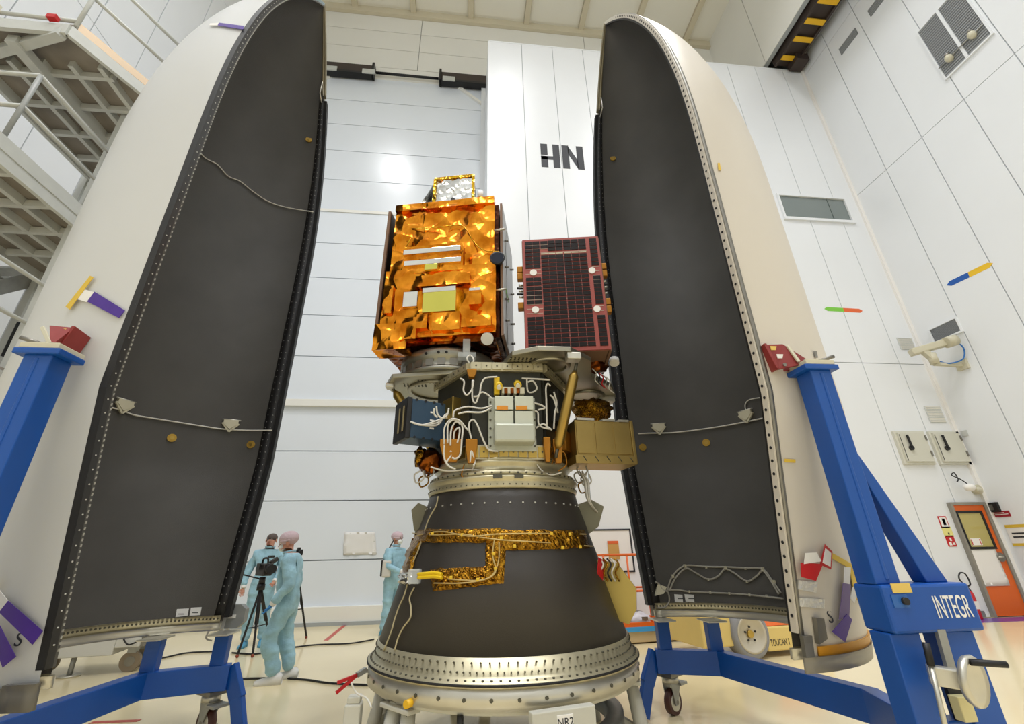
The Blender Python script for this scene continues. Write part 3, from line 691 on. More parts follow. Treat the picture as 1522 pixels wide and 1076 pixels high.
for s, q_, m in ((1, [(1165, 682), (1181, 683), (1181, 688), (1165, 687)], YTAPE),):
    on_shell(s, FH[s], 'tape', q_, m, False, 2, .002)
on_shell(1, FH[1], 'tape', [(1066, 243), (1069, 243), (1071, 254), (1067, 254)], YTAPE, False, 2, .002)
streamer(1, 'red bordered card with red pouch taped low on the fairing', [
    ('pouch', [(1184, 836), (1216, 838), (1206, 863), (1185, 857)], REDTAG, .03), ('card_border', [(1221, 809), (1232, 820), (1230, 846), (1214, 839)], REDTAG, .02), ('card', [(1221, 815), (1229, 822), (1228, 842), (1217, 836)], PAPER, .024),
    ('cotton_pad', [(1190, 822), (1206, 821), (1213, 834), (1188, 838)], PAPER, .034)])
streamer(1, 'long purple ribbon tag hanging from yellow tape on the fairing', [
    ('tape', [(1232, 821), (1262, 838), (1265, 848), (1230, 828)], YTAPE, .012), ('tape_strip', [(1258, 836), (1266, 845), (1276, 893), (1268, 890)], YTAPE, .01), ('label_card', [(1249, 842), (1258, 843), (1257, 868), (1248, 866)], PAPER, .022), ('ribbon_sheer', [(1247, 866), (1258, 868), (1256, 915), (1241, 920)], PURPLET, .022),
    ('ribbon', [(1252, 912), (1259, 920), (1249, 953), (1230, 938)], PURPLE, .026), ('second_card', [(1262, 872), (1268, 884), (1264, 896), (1258, 888)], PAPER, .02)])
for s, x, y, nm in ((-1, 29, 951, 'S'), (1, 1233, 917, 'S')):
    p_ = shell_pt(s, x, y, False, .004); ang = atan2(p_.y, p_.x)
    text('marking', nm, .1 if s > 0 else .09, LETTER, FH[s], p_, (pi/2, 0, ang+pi/2), .001)
# silver foil tape near the foot of the right half, small lug
for q_ in ([(1184, 862), (1212, 865), (1210, 881), (1184, 876)], [(1186, 888), (1222, 890), (1222, 904), (1187, 901)]): on_shell(1, FH[1], 'foil_tape', q_, mat('foil_tape', 'dad9d4', .35, .45, bump=.8, bscale=30), False, 6, .01)
for q_, m in (([(1206, 917), (1217, 918), (1222, 948), (1211, 956)], ALUD), ([(1187, 944), (1200, 943), (1204, 975), (1192, 976)], ALUD)): on_shell(1, FH[1], 'lug', q_, m, False, 3, .03)
for s, q_ in ((1, [(1208, 522), (1212, 522), (1214, 532), (1210, 532)]), (-1, [(83, 494), (87, 486), (90, 488), (86, 499)])): on_shell(s, FH[s], 'slot', q_, ALUD, False, 2, .003)
# small antenna wire at the nose notch
for s in (1, -1):
    p_ = fpt(s, 6.66, pi/2, -.1); MB().tube([p_, p_+Vector((0, -.12, .12)), p_+Vector((0, -.12, -.1)), p_+Vector((0, 0, -.15))], .008, 6).build('notch_wire', ALU, FH[s])

# ------------------------------------------------------------------ blue handling dollies
def caster(par, x, y, top, ang, r_=.1):
    M_ = Matrix.Translation((x, y, 0)) @ Matrix.Rotation(ang, 4, 'Z')
    mb = MB(); mb.box2(-.1, .1, -.08, .08, top-.03, top, M_); f_ = mb.build('caster_plate', ALUD, par, True)
    MB().cyl(M_ @ Vector((0, 0, top-.08)), M_ @ Vector((0, 0, top-.03)), .075, n=18).build('swivel', ALU, f_, True)
    for sy in (-.045, .045):
        MB().prism([M_ @ Vector((-.06, sy-.004, top-.08)), M_ @ Vector((.09, sy-.004, top-.08)), M_ @ Vector((.0, sy-.004, r_-.02)), M_ @ Vector((-.03, sy-.004, r_-.02))], (M_.to_3x3() @ Vector((0, .008, 0)))).build('fork', GALV, f_, True)
    MB().cyl(M_ @ Vector((0, -.028, r_)), M_ @ Vector((0, .028, r_)), r_, n=24).build('tyre', mat('tyre_brown', '4a241c', .5), f_, True)
    MB().cyl(M_ @ Vector((0, -.034, r_)), M_ @ Vector((0, .034, r_)), r_*.68, n=20).build('wheel', ALU, f_, True)
    MB().cyl(M_ @ Vector((0, -.05, r_)), M_ @ Vector((0, .05, r_)), .02, n=10).build('axle', ALUD, f_, True)
    MB().box2(.06, .17, -.07, .07, top-.11, top-.09, M_).build('brake_pedal', GALV, f_, True)
def dolly(s, label, cx, cy, A, B, dx):
    D = thing('fairing_dolly', label, 'dolly', (cx, cy, 0))
    b = lambda mb, nm, m=BLUE, bv=.006: mb.build(nm, m, D, True, bv)
    w, dp = .145, .13
    b(MB().box((cx, cy+dp/2, 1.82), (w, dp, 1.24)), 'column')
    b(MB().box((cx, cy+dp/2, 2.455), (w+.09, dp+.05, .035)), 'top_plate')
    b(MB().box((cx, cy+.004, 1.82), (.022, .018, 1.2)), 'column_rib')
    # brace: triangular leg leaning out
    x1 = cx+s*w/2; e_ = .32
    b(MB().prism([(x1, cy+.03, 1.98), (x1, cy+.03, 1.82), (x1+s*(e_-.13), cy+.03, 1.2), (x1+s*e_, cy+.03, 1.2)], (0, .09, 0)), 'brace')
    bl, br = cx-s*(w/2+.005), cx+s*.44
    b(MB().box2(min(bl, br), max(bl, br), cy-.03, cy+.16, .975, 1.2), 'cross_box', BLUE, .015)
    for (xx, ww) in ((cx+s*.0, .17), (cx+s*.31, .17)):
        b(MB().box2(xx-ww/2, xx+ww/2, cy, cy+.13, .1, .975), 'leg')
    b(MB().box2(min(cx, cx+s*.36), max(cx, cx+s*.36), cy+.02, cy+.11, .52, .6), 'spreader')
    b(MB().box2(min(cx-s*.2, cx+s*.5), max(cx-s*.2, cx+s*.5), cy-.02, cy+.15, .08, .2), 'foot_beam')
    # main beam with a bend
    A = Vector(A); B = Vector(B); C_ = Vector((cx+s*.2, cy+.14, 0)); zc = .43
    for (p_, q_) in ((A, B), (B, Vector((cx+s*.42, cy+.85, 0))), (Vector((cx+s*.42, cy+.85, 0)), C_)):
        dv = (q_-p_).normalized()*.03
        b(MB().bar(p_-dv+Vector((0, 0, zc)), q_+dv+Vector((0, 0, zc)), .11, .19), 'beam')
    # posts carrying the ring
    for t in (.12, .95):
        p_ = A.lerp(B, t)+Vector((0, .0, 0)); b(MB().box2(p_.x-.06, p_.x+.06, p_.y-.04, p_.y+.04, .52, FZ-.12), 'post')
        b(MB().box2(p_.x-.09, p_.x+.09, p_.y-.14, p_.y+.1, FZ-.12, FZ-.105), 'saddle', ALU)
    # slanted end leg
    oA = (A-B).normalized(); p0 = A+oA*.03+Vector((0, 0, .5)); p1 = A+oA*.17+Vector((0, -.1, .27)); p2 = A+oA*.26+Vector((0, -.16, .03))
    b(MB().bar(p0, p1, .05, .14), 'end_leg'); b(MB().bar(p1-(p1-p0).normalized()*.02, p2, .05, .12), 'end_leg')
    caster(D, A.x+s*.1, A.y+.05, .33, .6*s)
    caster(D, cx+s*.38, cy+.35, .33, -.3)
    # red clamp at top of column
    shx = cx-s*dx
    pts = [Vector((cx-s*.02, cy+.02, 2.50)), Vector((shx, cy+.08, 2.47)), Vector((shx-s*.03, cy+.1, 2.66)), Vector((shx+s*.09, cy+.08, 2.66))]
    b(MB().prism(pts, (0, .02, 0)), 'clamp_cheek', RED, .003)
    b(MB().prism([p_+Vector((0, .09, 0)) for p_ in pts], (0, .02, 0)), 'clamp_cheek', RED, .003)
    b(MB().bar(pts[1]+Vector((0, .055, 0)), pts[2]+Vector((0, .055, 0)), .13, .02, (1, 0, 0)), 'clamp_pad', RED, .003)
    b(MB().box(pts[3]*.45+pts[2]*.55+Vector((0, -.003, -.03)), (.05, .004, .03)), 'clamp_label', LABELY, 0)
    b(MB().box(pts[3]*.5+pts[1]*.5+Vector((0, -.003, .0)), (.05, .004, .03)), 'clamp_label', PAPER, 0)
    b(MB().bar(pts[3]+Vector((s*.02, -.012, -.02)), pts[0]*.6+pts[1]*.4+Vector((0, -.012, .02)), .02, .012, (0, 1, 0)), 'tie_bar', BEIGEP, .002)
    b(MB().box2(cx-.1, cx+.1, cy-.02, cy+.16, 2.473, 2.505), 'slide_plate', BEIGEP, .004)
    b(MB().cyl((cx+s*.05, cy+.04, 2.52), (cx+s*.13, cy-.0, 2.54), .012, n=10), 'clamp_pin', ALUD, 0)
    for t in (.2, .8): 
        q_ = pts[0].lerp(pts[1], t)+Vector((0, -.006, .02)); b(MB().cyl(q_, q_-Vector((0, .008, 0)), .012, n=8), 'bolt', ALUD, 0)
    return D
rd = dolly(1, 'blue fairing dolly lettered INTEGR under the pierced-rim fairing half', 2.27, 2.40, (1.86, 4.72, 0), (2.37, 4.54, 0), .23)
ldl = dolly(-1, 'plain blue fairing dolly under the dotted-rim fairing half', -2.35, 2.45, (-2.05, 4.86, 0), (-2.63, 4.69, 0), -.0)
# lettering, label and handwheel on the right dolly
cx, cy = 2.27, 2.40; yf = cy-.03
p_ = PY(1384, 889, yf)
text('lettering', 'INTEGR', .15, PAPER, rd, (p_.x-2.27+.0, yf-2.40-.002, 1.085), (pi/2, 0, 0), .001, .40, 'LEFT')
q_ = PY(1339, 874, yf); MB().box((q_.x, yf-.002, q_.z), (.11, .004, .045)).build('nameplate', LABELY, rd, True)
q_ = PY(1343, 893, yf); MB().cyl((q_.x, yf, q_.z), (q_.x, yf-.02, q_.z), .018, n=14).build('socket', BLACK, rd, True)
MB().box((q_.x-.02, yf-.002, q_.z), (.09, .004, .06)).build('socket_plate', mat('dolly_blue_plate', '2c62aa', .4), rd, True)
yw = cy-.16; q_ = PY(1446, 1012, yw)
hw = MB().lathe([(.02, -.02), (.075, -.02), (.1, -.015), (.108, .005), (.1, .02), (.075, .012), (.02, .012), (0, .012)], 28)
Mh = Matrix.Translation(q_) @ Matrix.Rotation(pi/2+.1, 4, 'X') @ Matrix.Rotation(.35, 4, 'Y'); hw.v = [tuple(Mh @ Vector(v)) for v in hw.v]
hw.build('handwheel', ALU, rd, True)
hh0 = Mh @ Vector((-.03, .085, .02)); MB().tube([hh0, hh0+Vector((.13, -.05, -.005))], .014, 8).build('handwheel_grip', BLACK, rd, True)
MB().bar(q_+Vector((-.02, .02, 0)), q_+Vector((-.12, .1, .01)), .06, .08).build('gearbox', ALU, rd, True, .006)
q2 = PY(1376, 955, cy-.1); q3 = PY(1404, 1076, cy-.1)
MB().tube([q2, q2.lerp(q3, .3)], .016, 10).build('lever_grip', BLACK, rd, True); MB().tube([q2.lerp(q3, .3), q3+(q3-q2)*.4], .011, 8).build('lever', ALU, rd, True)
q2 = PY(1395, 945, cy-.02); MB().bar(PY(1396, 935, cy-.02), PY(1412, 992, cy-.02), .045, .02, (0, 1, 0)).build('guide_rail', GALV, rd, True)
q2 = PY(1431, 1052, cy-.03); MB().box(q2, (.07, .05, .1)).build('valve_block', mat('valve_beige', 'd9cf9b', .5), rd, True, .004)
MB().box(PY(1425, 1040, cy-.005), (.1, .02, .16)).build('valve_housing', BLACK, rd, True)

# ------------------------------------------------------------------ access tower with platforms, left
T = thing('access_platform', 'grey steel access tower with railed platforms behind the fairing', 'platform', (-5.5, 5.2, 0))
tb = lambda mb, nm, m=STEELW: mb.build(nm, m, T, True)
def platform(z, outline, x0, x1, y0, y1, xjs, yjs):
    tb(MB().prism([(x, y, z) for x, y in outline], (0, 0, .05)), 'deck', PLYW)
    n_ = len(outline)
    for i in range(n_):
        a_, b_ = Vector((*outline[i], z-.07)), Vector((*outline[(i+1) % n_], z-.07)); tb(MB().bar(a_, b_, .05, .16), 'edge_beam')
    for x in xjs: tb(MB().bar((x, y0+.03, z-.05), (x, y1-.03, z-.05), .06, .1), 'joist')
    for y in yjs: tb(MB().bar((x0+.03, y, z-.06), (x1-.03, y, z-.06), .05, .09), 'cross_beam')
def rail(z, pts, hs=(1.1, .6), posts=True, r_=.024):
    for h_ in hs: tb(MB().tube([(x, y, z+h_) for x, y in pts], r_, 8), 'handrail')
    if posts:
        for x, y in pts: tb(MB().tube([(x, y, z), (x, y, z+hs[0])], r_, 8), 'railing_post')
platform(7.35, [(-4.9, 3.8), (-4.4, 4.75), (-4.4, 6.3), (-6.35, 6.3), (-6.35, 4.3), (-5.9, 3.8)], -6.3, -4.75, 4.2, 6.25, (-5.92, -5.56, -5.2, -4.85), (4.38, 4.86, 5.34, 5.8))
tb(MB().bar((-6.2, 4.2, 7.25), (-4.95, 3.8, 7.22), .1, .12), 'brace_beam')
tb(MB().bar((-5.58, 3.9, 7.2), (-5.58, 6.2, 7.2), .12, .12), 'main_beam')
rail(7.4, [(-4.88, 3.82), (-4.42, 4.72)]); rail(7.4, [(-4.88, 3.82), (-5.95, 3.8)], (.1,), False)
tb(MB().bar((-4.88, 3.85, 7.44), (-4.4, 4.75, 7.44), .02, .12), 'toe_board', mat('toe_board', 'b9a58c', .4, .6))
tb(MB().box((-5.1, 3.76, 7.43), (.1, .06, .06)), 'red_fitting', REDTAG)
tb(MB().box2(-6.4, -5.75, 3.72, 3.8, 7.2, 7.6), 'bracket_plate', mat('cream_plate', 'd8d5c0', .5))
platform(5.35, [(-4.92, 3.6), (-4.92, 4.95), (-4.92, 6.3), (-6.4, 6.3), (-6.4, 3.6)], -6.35, -4.95, 3.7, 6.2, (-6.0, -5.65, -5.3), (4.1, 4.6, 5.1, 5.6))
tb(MB().bar((-4.9, 3.6, 5.42), (-4.9, 4.97, 5.42), .03, .16), 'toe_board')
rail(5.4, [(-4.95, 3.84), (-4.95, 4.9)]); rail(5.4, [(-4.95, 3.84), (-6.3, 3.84)])
rail(5.4, [(-6.35, 4.5), (-6.35, 6.2)], (1.1, .6))
platform(3.25, [(-4.95, 3.9), (-4.95, 6.2), (-6.4, 6.2), (-6.4, 3.9)], -6.35, -5.0, 4.0, 6.1, (-6.0, -5.65, -5.3), (4.4, 4.9, 5.4, 5.9))
rail(3.28, [(-5.0, 3.95), (-5.0, 4.95), (-5.0, 6.1)])
for x, y in ((-5.0, 4.97), (-5.0, 6.2), (-6.4, 6.2), (-6.4, 4.3)): tb(MB().box2(x-.05, x+.05, y-.05, y+.05, 0, 7.3), 'tower_post')
for z in (.3, 3.3, 5.3):
    tb(MB().bar((-5.0, 6.2, z), (-6.4, 6.2, z+1.9), .05, .05), 'diagonal'); tb(MB().bar((-6.4, 6.2, z), (-5.0, 6.2, z+1.9), .05, .05), 'diagonal')
    tb(MB().bar((-5.0, 4.97, z), (-5.0, 6.2, z+1.9), .04, .05), 'diagonal')
# stair flight between levels
for (za, zb_) in ((3.3, 5.35), (1.2, 3.25)):
    for x in (-6.95, -6.45): tb(MB().bar((x, 4.3, za), (x, 6.3, zb_), .04, .2), 'stringer', GALV)
    tm = boxmesh('tread', (.46, .22, .03), GALV)
    for k in range(9): piece('tread', tm, T, (-6.7+5.5, 4.4+.2*k-5.2, za+(zb_-za)*(k+.5)/9))
    tb(MB().tube([(-6.95, 4.3, za+1), (-6.95, 6.3, zb_+1)], .022, 8), 'handrail', GALV)
tb(MB().box((-5.6, 5.9, 4.1), (.9, .1, .5)), 'gear_box', BLACK)

# ------------------------------------------------------------------ payload stack
AX, AY = .35, 4.15
def rc(z): return .985-(z-.79)*.335/1.06
def chit(x, y, off=0.):
    d = ray(x, y).normalized(); prev = None; t = 2.0
    while t < 6:
        p = CAMP+d*t; g_ = math.hypot(p.x-AX, p.y-AY)-(rc(p.z)+off)
        if prev is not None and g_ < 0: return p
        prev = g_; t += .004
    return None
def pol(r_, a_, z): return Vector((AX+r_*sin(a_), AY-r_*cos(a_), z))      # a_=0 faces the camera, positive to the right
def ringseg(mb, r0, r1, z0, z1, n=72): return mb.lathe([(r0, z0), (r1, z0), (r1, z1), (r0, z1), (r0, z0)], n, c=(AX, AY, 0))
def bolts(n, r_, z, size, m, par, name, rad=True, a0=0, a1=2*pi):
    mb = MB()
    for k in range(n):
        a_ = a0+(a1-a0)*k/n; p = pol(r_, a_, z); d = (pol(r_+1, a_, z)-p) if rad else Vector((0, 0, 1)); mb.cyl(p-d*.004, p+d*.006, size, n=6)
    return mb.build(name, m, par, True, kind='stuff')
BOLTD = mat('bolt_dark', '5d5b50', .5, .7)

# support stand
S = thing('adapter_stand', 'pale grey steel stand marked NR2 carrying the black cone', 'stand', (AX, AY, 0))
ringseg(MB(), .93, 1.045, .545, .655).build('top_ring', ALU, S, True)
ringseg(MB(), .9, 1.0, .515, .545).build('lower_flange', STEELP, S, True)
bolts(40, 1.045, .6, .012, BOLTD, S, 'ring_bolts')
ringseg(MB(), .78, .9, .2, .3).build('base_ring', GALV, S, True)
for k in range(6):
    a_ = radians(-47+60*k)
    for da in (-.11, .11):
        MB().cyl(pol(.97, a_+da*.6, .52), pol(1.06, a_+da*1.25, .0), .045, .055, n=14).build('leg', STEELP, S, True)
    M_ = Matrix.Translation(pol(.99, a_, .5)) @ Matrix.Rotation(a_, 4, 'Z')
    MB().box2(-.15, .15, -.05, .05, -.01, .015, M_).build('leg_bracket', STEELP, S, True, bevel=.006)
    MB().bar(pol(.86, a_, .25), pol(1.03, a_, .16), .06, .06).build('strut', STEELP, S, True)
a_ = radians(13); M_ = Matrix.Translation(pol(1.085, a_, .5)) @ Matrix.Rotation(a_, 4, 'Z')
MB().box2(-.2, .2, -.04, .02, -.05, .06, M_).build('name_beam', STEELP, S, True, bevel=.006)
pl = MB().box2(-.05, .05, -.045, -.04, -.03, .035, M_).build('name_plate', PAPER, S, True)
q_ = M_ @ Vector((0, -.046, .0)); text('name_text', 'NR2', .055, LETTER, S, q_-Vector((AX, AY, 0)), (pi/2, 0, a_), .001)
for a_ in (radians(-42), radians(-20), radians(22)):
    MB().cyl(pol(1.0, a_, .52), pol(1.0, a_, .44), .02, n=8).build('jack_screw', BLACK, S, True)
MB().cyl(pol(1.02, radians(-38), .56), pol(1.09, radians(-38), .56), .022, n=10).build('yellow_cap', YELLOW, S, True)
# clamp band handle at left
q_ = pol(1.06, radians(-78), .62)
hd = thing('locking_pliers', 'red handled locking pliers on the edge of the stand ring', 'tool', tuple(q_))
MB().bar(q_, q_+Vector((-.05, -.05, -.02)), .03, .03).build('jaw', GALV, hd, True)
for dz in (0, -.06): MB().bar(q_+Vector((-.05, -.05, -.02)), q_+Vector((-.17, -.1, -.05+dz)), .018, .02).build('handle', REDTAG, hd, True)

# adapter cone
A_ = thing('payload_adapter', 'black carbon cone adapter with metal rings and foil wrapped harness', 'adapter', (AX, AY, .66))
mb = MB(); mb.lathe([(rc(.78)-.02, .78), (rc(.78), .78), (rc(1.3), 1.3), (rc(1.78), 1.78), (.655, 1.86), (.63, 1.86), (rc(1.3)-.02, 1.3), (rc(.78)-.02, .78)], 96, c=(AX, AY, 0)); mb.build('cone', CARBON, A_, True)
mb = MB(); mb.lathe([(.97, .655), (1.05, .655), (1.055, .67), (1.05, .685), (1.02, .69), (1.015, .70), (1.0, .71), (rc(.79)+.006, .80), (rc(.8)-.01, .80), (.97, .655)], 96, c=(AX, AY, 0)); mb.build('lower_flange', ALUY, A_, True)
ringseg(MB(), .96, 1.058, .665, .678).build('seal_ring', RUBBER, A_, True)
bolts(110, rc(.775)+.009, .775, .006, BOLTD, A_, 'flange_bolts'); bolts(150, 1.003, .728, .0052, BOLTD, A_, 'flange_bolts'); bolts(120, 1.03, .69, .008, BOLTD, A_, 'ring_bolts', False)
bolts(44, rc(1.74)+.002, 1.74, .007, RIVET, A_, 'cone_rivets')
mb = MB(); mb.lathe([(.6, 1.85), (.665, 1.85), (.672, 1.87), (.66, 1.9), (.665, 1.91), (.68, 1.93), (.68, 1.945), (.64, 1.955), (.6, 1.955), (.6, 1.85)], 96, c=(AX, AY, 0)); mb.build('upper_ring', ALUY, A_, True)
bolts(84, .668, 1.878, .006, BOLTD, A_, 'ring_bolts')
mb = MB(); mb.lathe([(.58, 1.95), (.655, 1.955), (.655, 1.985), (.61, 2.0), (.6, 2.04), (.625, 2.055), (.625, 2.075), (.58, 2.08), (.58, 1.95)], 96, c=(AX, AY, 0)); mb.build('separation_ring', ALUY, A_, True)
bolts(60, .656, 1.97, .008, BOLTD, A_, 'ring_bolts')
for a_ in (radians(-8), radians(6)):
    MB().box((0, 0, 0), (.07, .03, .03), Matrix.Translation(pol(.68, a_, 1.935)) @ Matrix.Rotation(a_, 4, 'Z')).build('clamp_bolt', BOLTD, A_, True)
# side brackets at left and right of the cone top
for sg, a_, w_ in ((-1, radians(-86), .11), (1, radians(72), .2)):
    o_ = rc(1.7); M_ = Matrix.Translation((AX, AY, 0)) @ Matrix.Rotation(a_, 4, 'Z')
    P_ = [M_ @ Vector((0, -(o_+q), z)) for q, z in ((-.04, 1.76), (w_*.5, 1.8), (w_, 1.74), (w_*.7, 1.58), (.02, 1.5), (-.03, 1.55))]
    MB().prism(P_, M_.to_3x3() @ Vector((.04, 0, 0))).build('side_bracket', mat('bracket_khaki', '7f7c68', .5, .4), A_, True, bevel=.004)
# foil wrapped harness on the cone
def cone_patch(name, quad, m, nu, nv, amp=.02, base=.012, seed=0):
    a, b, c, d = quad; vs = []
    for j in range(nv+1):
        for i in range(nu+1):
            u, v = i/nu, j/nv
            x = a[0]*(1-u)*(1-v)+b[0]*u*(1-v)+c[0]*u*v+d[0]*(1-u)*v; y = a[1]*(1-u)*(1-v)+b[1]*u*(1-v)+c[1]*u*v+d[1]*(1-u)*v
            x += 2.5*noise.noise(Vector((u*9, v*4, seed))); y += 2.5*noise.noise(Vector((u*9, v*4, seed+9)))
            p = chit(x, y)
            if p is None:
                dd = ray(x, y).normalized(); tt = (AX*dd.x+AY*dd.y)/(dd.x**2+dd.y**2); p = CAMP+dd*tt
            n_ = Vector((p.x-AX, p.y-AY, 0)).normalized()
            e_ = min(u, 1-u, v, 1-v)*6; h_ = base*min(1, e_+.3)+amp*abs(noise.noise(Vector((u*nu*.45, v*nv*.45, seed))))*min(1, e_)
            vs.append(p+n_*h_)
    w_ = nu+1; fs = [(j*w_+i, j*w_+i+1, (j+1)*w_+i+1, (j+1)*w_+i) for j in range(nv) for i in range(nu)]
    mb = MB(); mb.add(vs, fs, False); o = mb.build(name, m, A_, True)
    sol = o.modifiers.new('thick', 'SOLIDIFY'); sol.thickness = .004; return o
FOILT = mat('foil_tan', 'b98a2a', .22, 1., var=.4, vscale=25, var2='6b4312', bump=.9, bscale=45)
cone_patch('foil_band', [(619, 787), (745, 786), (745, 806), (614, 806)], FOILT, 44, 6, .03, .012, 1)
cone_patch('foil_band', [(742, 788), (868, 788), (876, 814), (742, 818)], FOILT, 44, 8, .03, .012, 2)
cone_patch('foil_strip', [(722, 800), (752, 806), (748, 868), (722, 862)], FOILT, 10, 20, .03, .012, 3)
cone_patch('foil_patch', [(640, 846), (728, 842), (746, 866), (644, 879)], FOILT, 34, 12, .03, .012, 4)
cone_patch('foil_strip', [(613, 800), (628, 803), (612, 852), (600, 850)], FOILT, 6, 18, .03, .015, 5)
def cpt(x, y, off=.02):
    p = chit(x, y)
    if p is None: dd = ray(x, y).normalized(); tt = (AX*dd.x+AY*dd.y)/(dd.x**2+dd.y**2); p = CAMP+dd*tt
    n_ = Vector((p.x-AX, p.y-AY, 0)).normalized(); return p+n_*off
def ccable(pts, r_, m, name='cable', off=.012, par=None): return MB().tube(catmull([cpt(*p, off) for p in pts], 5), r_, 6).build(name, m, par or A_, True)
for pts in ([(620, 792), (650, 795), (690, 794), (720, 799), (750, 803), (800, 806), (874, 812)], [(622, 797), (660, 790), (700, 797), (740, 794), (800, 793), (866, 794)], [(736, 800), (733, 825), (737, 850), (715, 862), (670, 860)], [(742, 806), (741, 835), (728, 858), (690, 866), (650, 866)]):
    ccable(pts, .0045, mat('cable_tan', 'bfa56a', .4, .3), off=.036)
for p_ in ((648, 793), (690, 795), (745, 800), (785, 793), (816, 793), (842, 794), (764, 812), (832, 814), (857, 813), (734, 823), (737, 845), (712, 861), (674, 858), (652, 852)):
    MB().box(cpt(*p_, .034), (.022, .018, .022)).build('cable_clip', mat('clip_yellow', 'dcb52a', .45), A_, True, bevel=.004)
ccable([(653, 738), (650, 752), (640, 770), (632, 792), (625, 815), (616, 836)], .006, mat('cable_cream', 'b3a680', .5))
for pts in ([(608, 868), (603, 885), (596, 900), (589, 920), (584, 938), (573, 966)], [(618, 873), (611, 888), (613, 902), (612, 918), (602, 932), (594, 948), (589, 966)]):
    ccable(pts, .006, mat('cable_cream', 'b3a680', .5))
cone_patch('connector_wrap', [(600, 850), (616, 848), (612, 868), (598, 868)], FOILS, 8, 8, .04, .03, 7)
cn = MB().box(cpt(625, 856, .05), (.09, .05, .1), Matrix.Rotation(-.35, 4, 'Z')).build('connector_bag', ACRYL, A_, True, bevel=.01)
for dy in (0, 5): ccable([(630, 853+dy), (642, 852+dy), (652, 851+dy), (663, 853+dy)], .013, mat('connector_yellow', 'e6c11c', .4), 'connector_plug', .05)
# right: red tag, harness, cover plate
q_ = cpt(889, 846, .02); M_ = Matrix.Translation(q_) @ Matrix.Rotation(.75, 4, 'Z') @ Matrix.Rotation(.35, 4, 'Y')
tg = tag(MB().box((0, 0, 0), (.085, .006, .15), M_).build('warning_tag', REDTAG), 'small red tag hanging on the flank of the black cone beside the yellow cover plate', 'tag')
mb = MB()
for k in range(3): mb.box((0, -.004, .03-.03*k), (.05, .002, .006), M_)
P_ = [cpt(896, 846, .0), cpt(930, 900, .0)]
a_ = radians(62); M_ = Matrix.Translation((AX, AY, 0)) @ Matrix.Rotation(a_, 4, 'Z')
cov = MB().prism([M_ @ Vector((0, -(rc(z)+q), z)) for q, z in ((.0, 1.32), (.15, 1.3), (.22, 1.12), (.16, .98), (.06, .88), (-.01, .9))], M_.to_3x3() @ Vector((.02, 0, 0))).build('cover_plate', mat('cover_yellow', 'b9a35a', .4, .6), A_, True)
for k in range(5):
    b0 = M_ @ Vector((-.03, -(rc(1.3)+.02+.03*k), 1.33)); MB().tube(catmull([b0, b0+Vector((.02, -.03, -.04)), b0+Vector((-.01, -.02, -.1)), b0+Vector((.02, 0, -.16))], 4), .007, 6).build('cable', (CABLEW, FOILT, CABLEB)[k % 3], A_, True)

# ------------------------------------------------------------------ satellite dispenser: hexagonal core, deck, struts
Dp = thing('satellite_dispenser', 'hexagonal dispenser core with aluminium deck and gold struts on the cone', 'dispenser', (AX, AY, 2.08))
HX = .64; hexp = [(AX+HX*cos(radians(60*k)), AY+HX*sin(radians(60*k))) for k in range(6)]
DARKP = mat('core_panel', '35352b', .5, .3, var=.3, vscale=5)
MB().prism([(AX+(x-AX)*.95, AY+(y-AY)*.95, 2.08) for x, y in hexp], (0, 0, .86)).build('core', mat('core_dark', '201f1a', .6), Dp, True)
for k in range(6):
    a, b = Vector((*hexp[k], 0)), Vector((*hexp[(k+1) % 6], 0)); d = (b-a)*.03
    MB().prism([a+d+Vector((0, 0, 2.2)), b-d+Vector((0, 0, 2.2)), b-d+Vector((0, 0, 2.9)), a+d+Vector((0, 0, 2.9))], (Vector((AX, AY, 0))-(a+b)/2).normalized()*.03).build('core_panel', DARKP, Dp, True)
    for z0, z1, m in ((2.085, 2.2, ALUY), (2.86, 2.94, ALUY)):
        nrm = ((a+b)/2-Vector((AX, AY, 0))).normalized()
        MB().prism([a+Vector((0, 0, z0)), b+Vector((0, 0, z0)), b+Vector((0, 0, z1)), a+Vector((0, 0, z1))], nrm*.03).build('edge_frame', m, Dp, True)
        nb = 8 if z0 < 2.5 else 7
        bm_ = MB().box((0, 0, 0), ((b-a).length/nb*.86, .02, (z1-z0)*.75)).mesh('frame_block', ALODINE if z0 < 2.5 else ALUY)
        hm_ = MB().cyl((0, -.014, 0), (0, -.008, 0), .008, n=8).mesh('block_bolt', BOLTD)
        for i in range(nb):
            t = (i+.5)/nb; c = a.lerp(b, t)+nrm*.034+Vector((0, 0, (z0+z1)/2)); rz_ = atan2(nrm.y, nrm.x)+pi/2
            o = piece('frame_block', bm_, Dp, c-Vector((AX, AY, 2.08)), (0, 0, rz_)); piece('block_bolt', hm_, o)
mb = MB(); mb.lathe([(.52, 2.07), (.61, 2.07), (.61, 2.1), (.56, 2.12), (.52, 2.12), (.52, 2.07)], 72, c=(AX, AY, 0)); mb.build('lower_ring', ALUY, Dp, True)
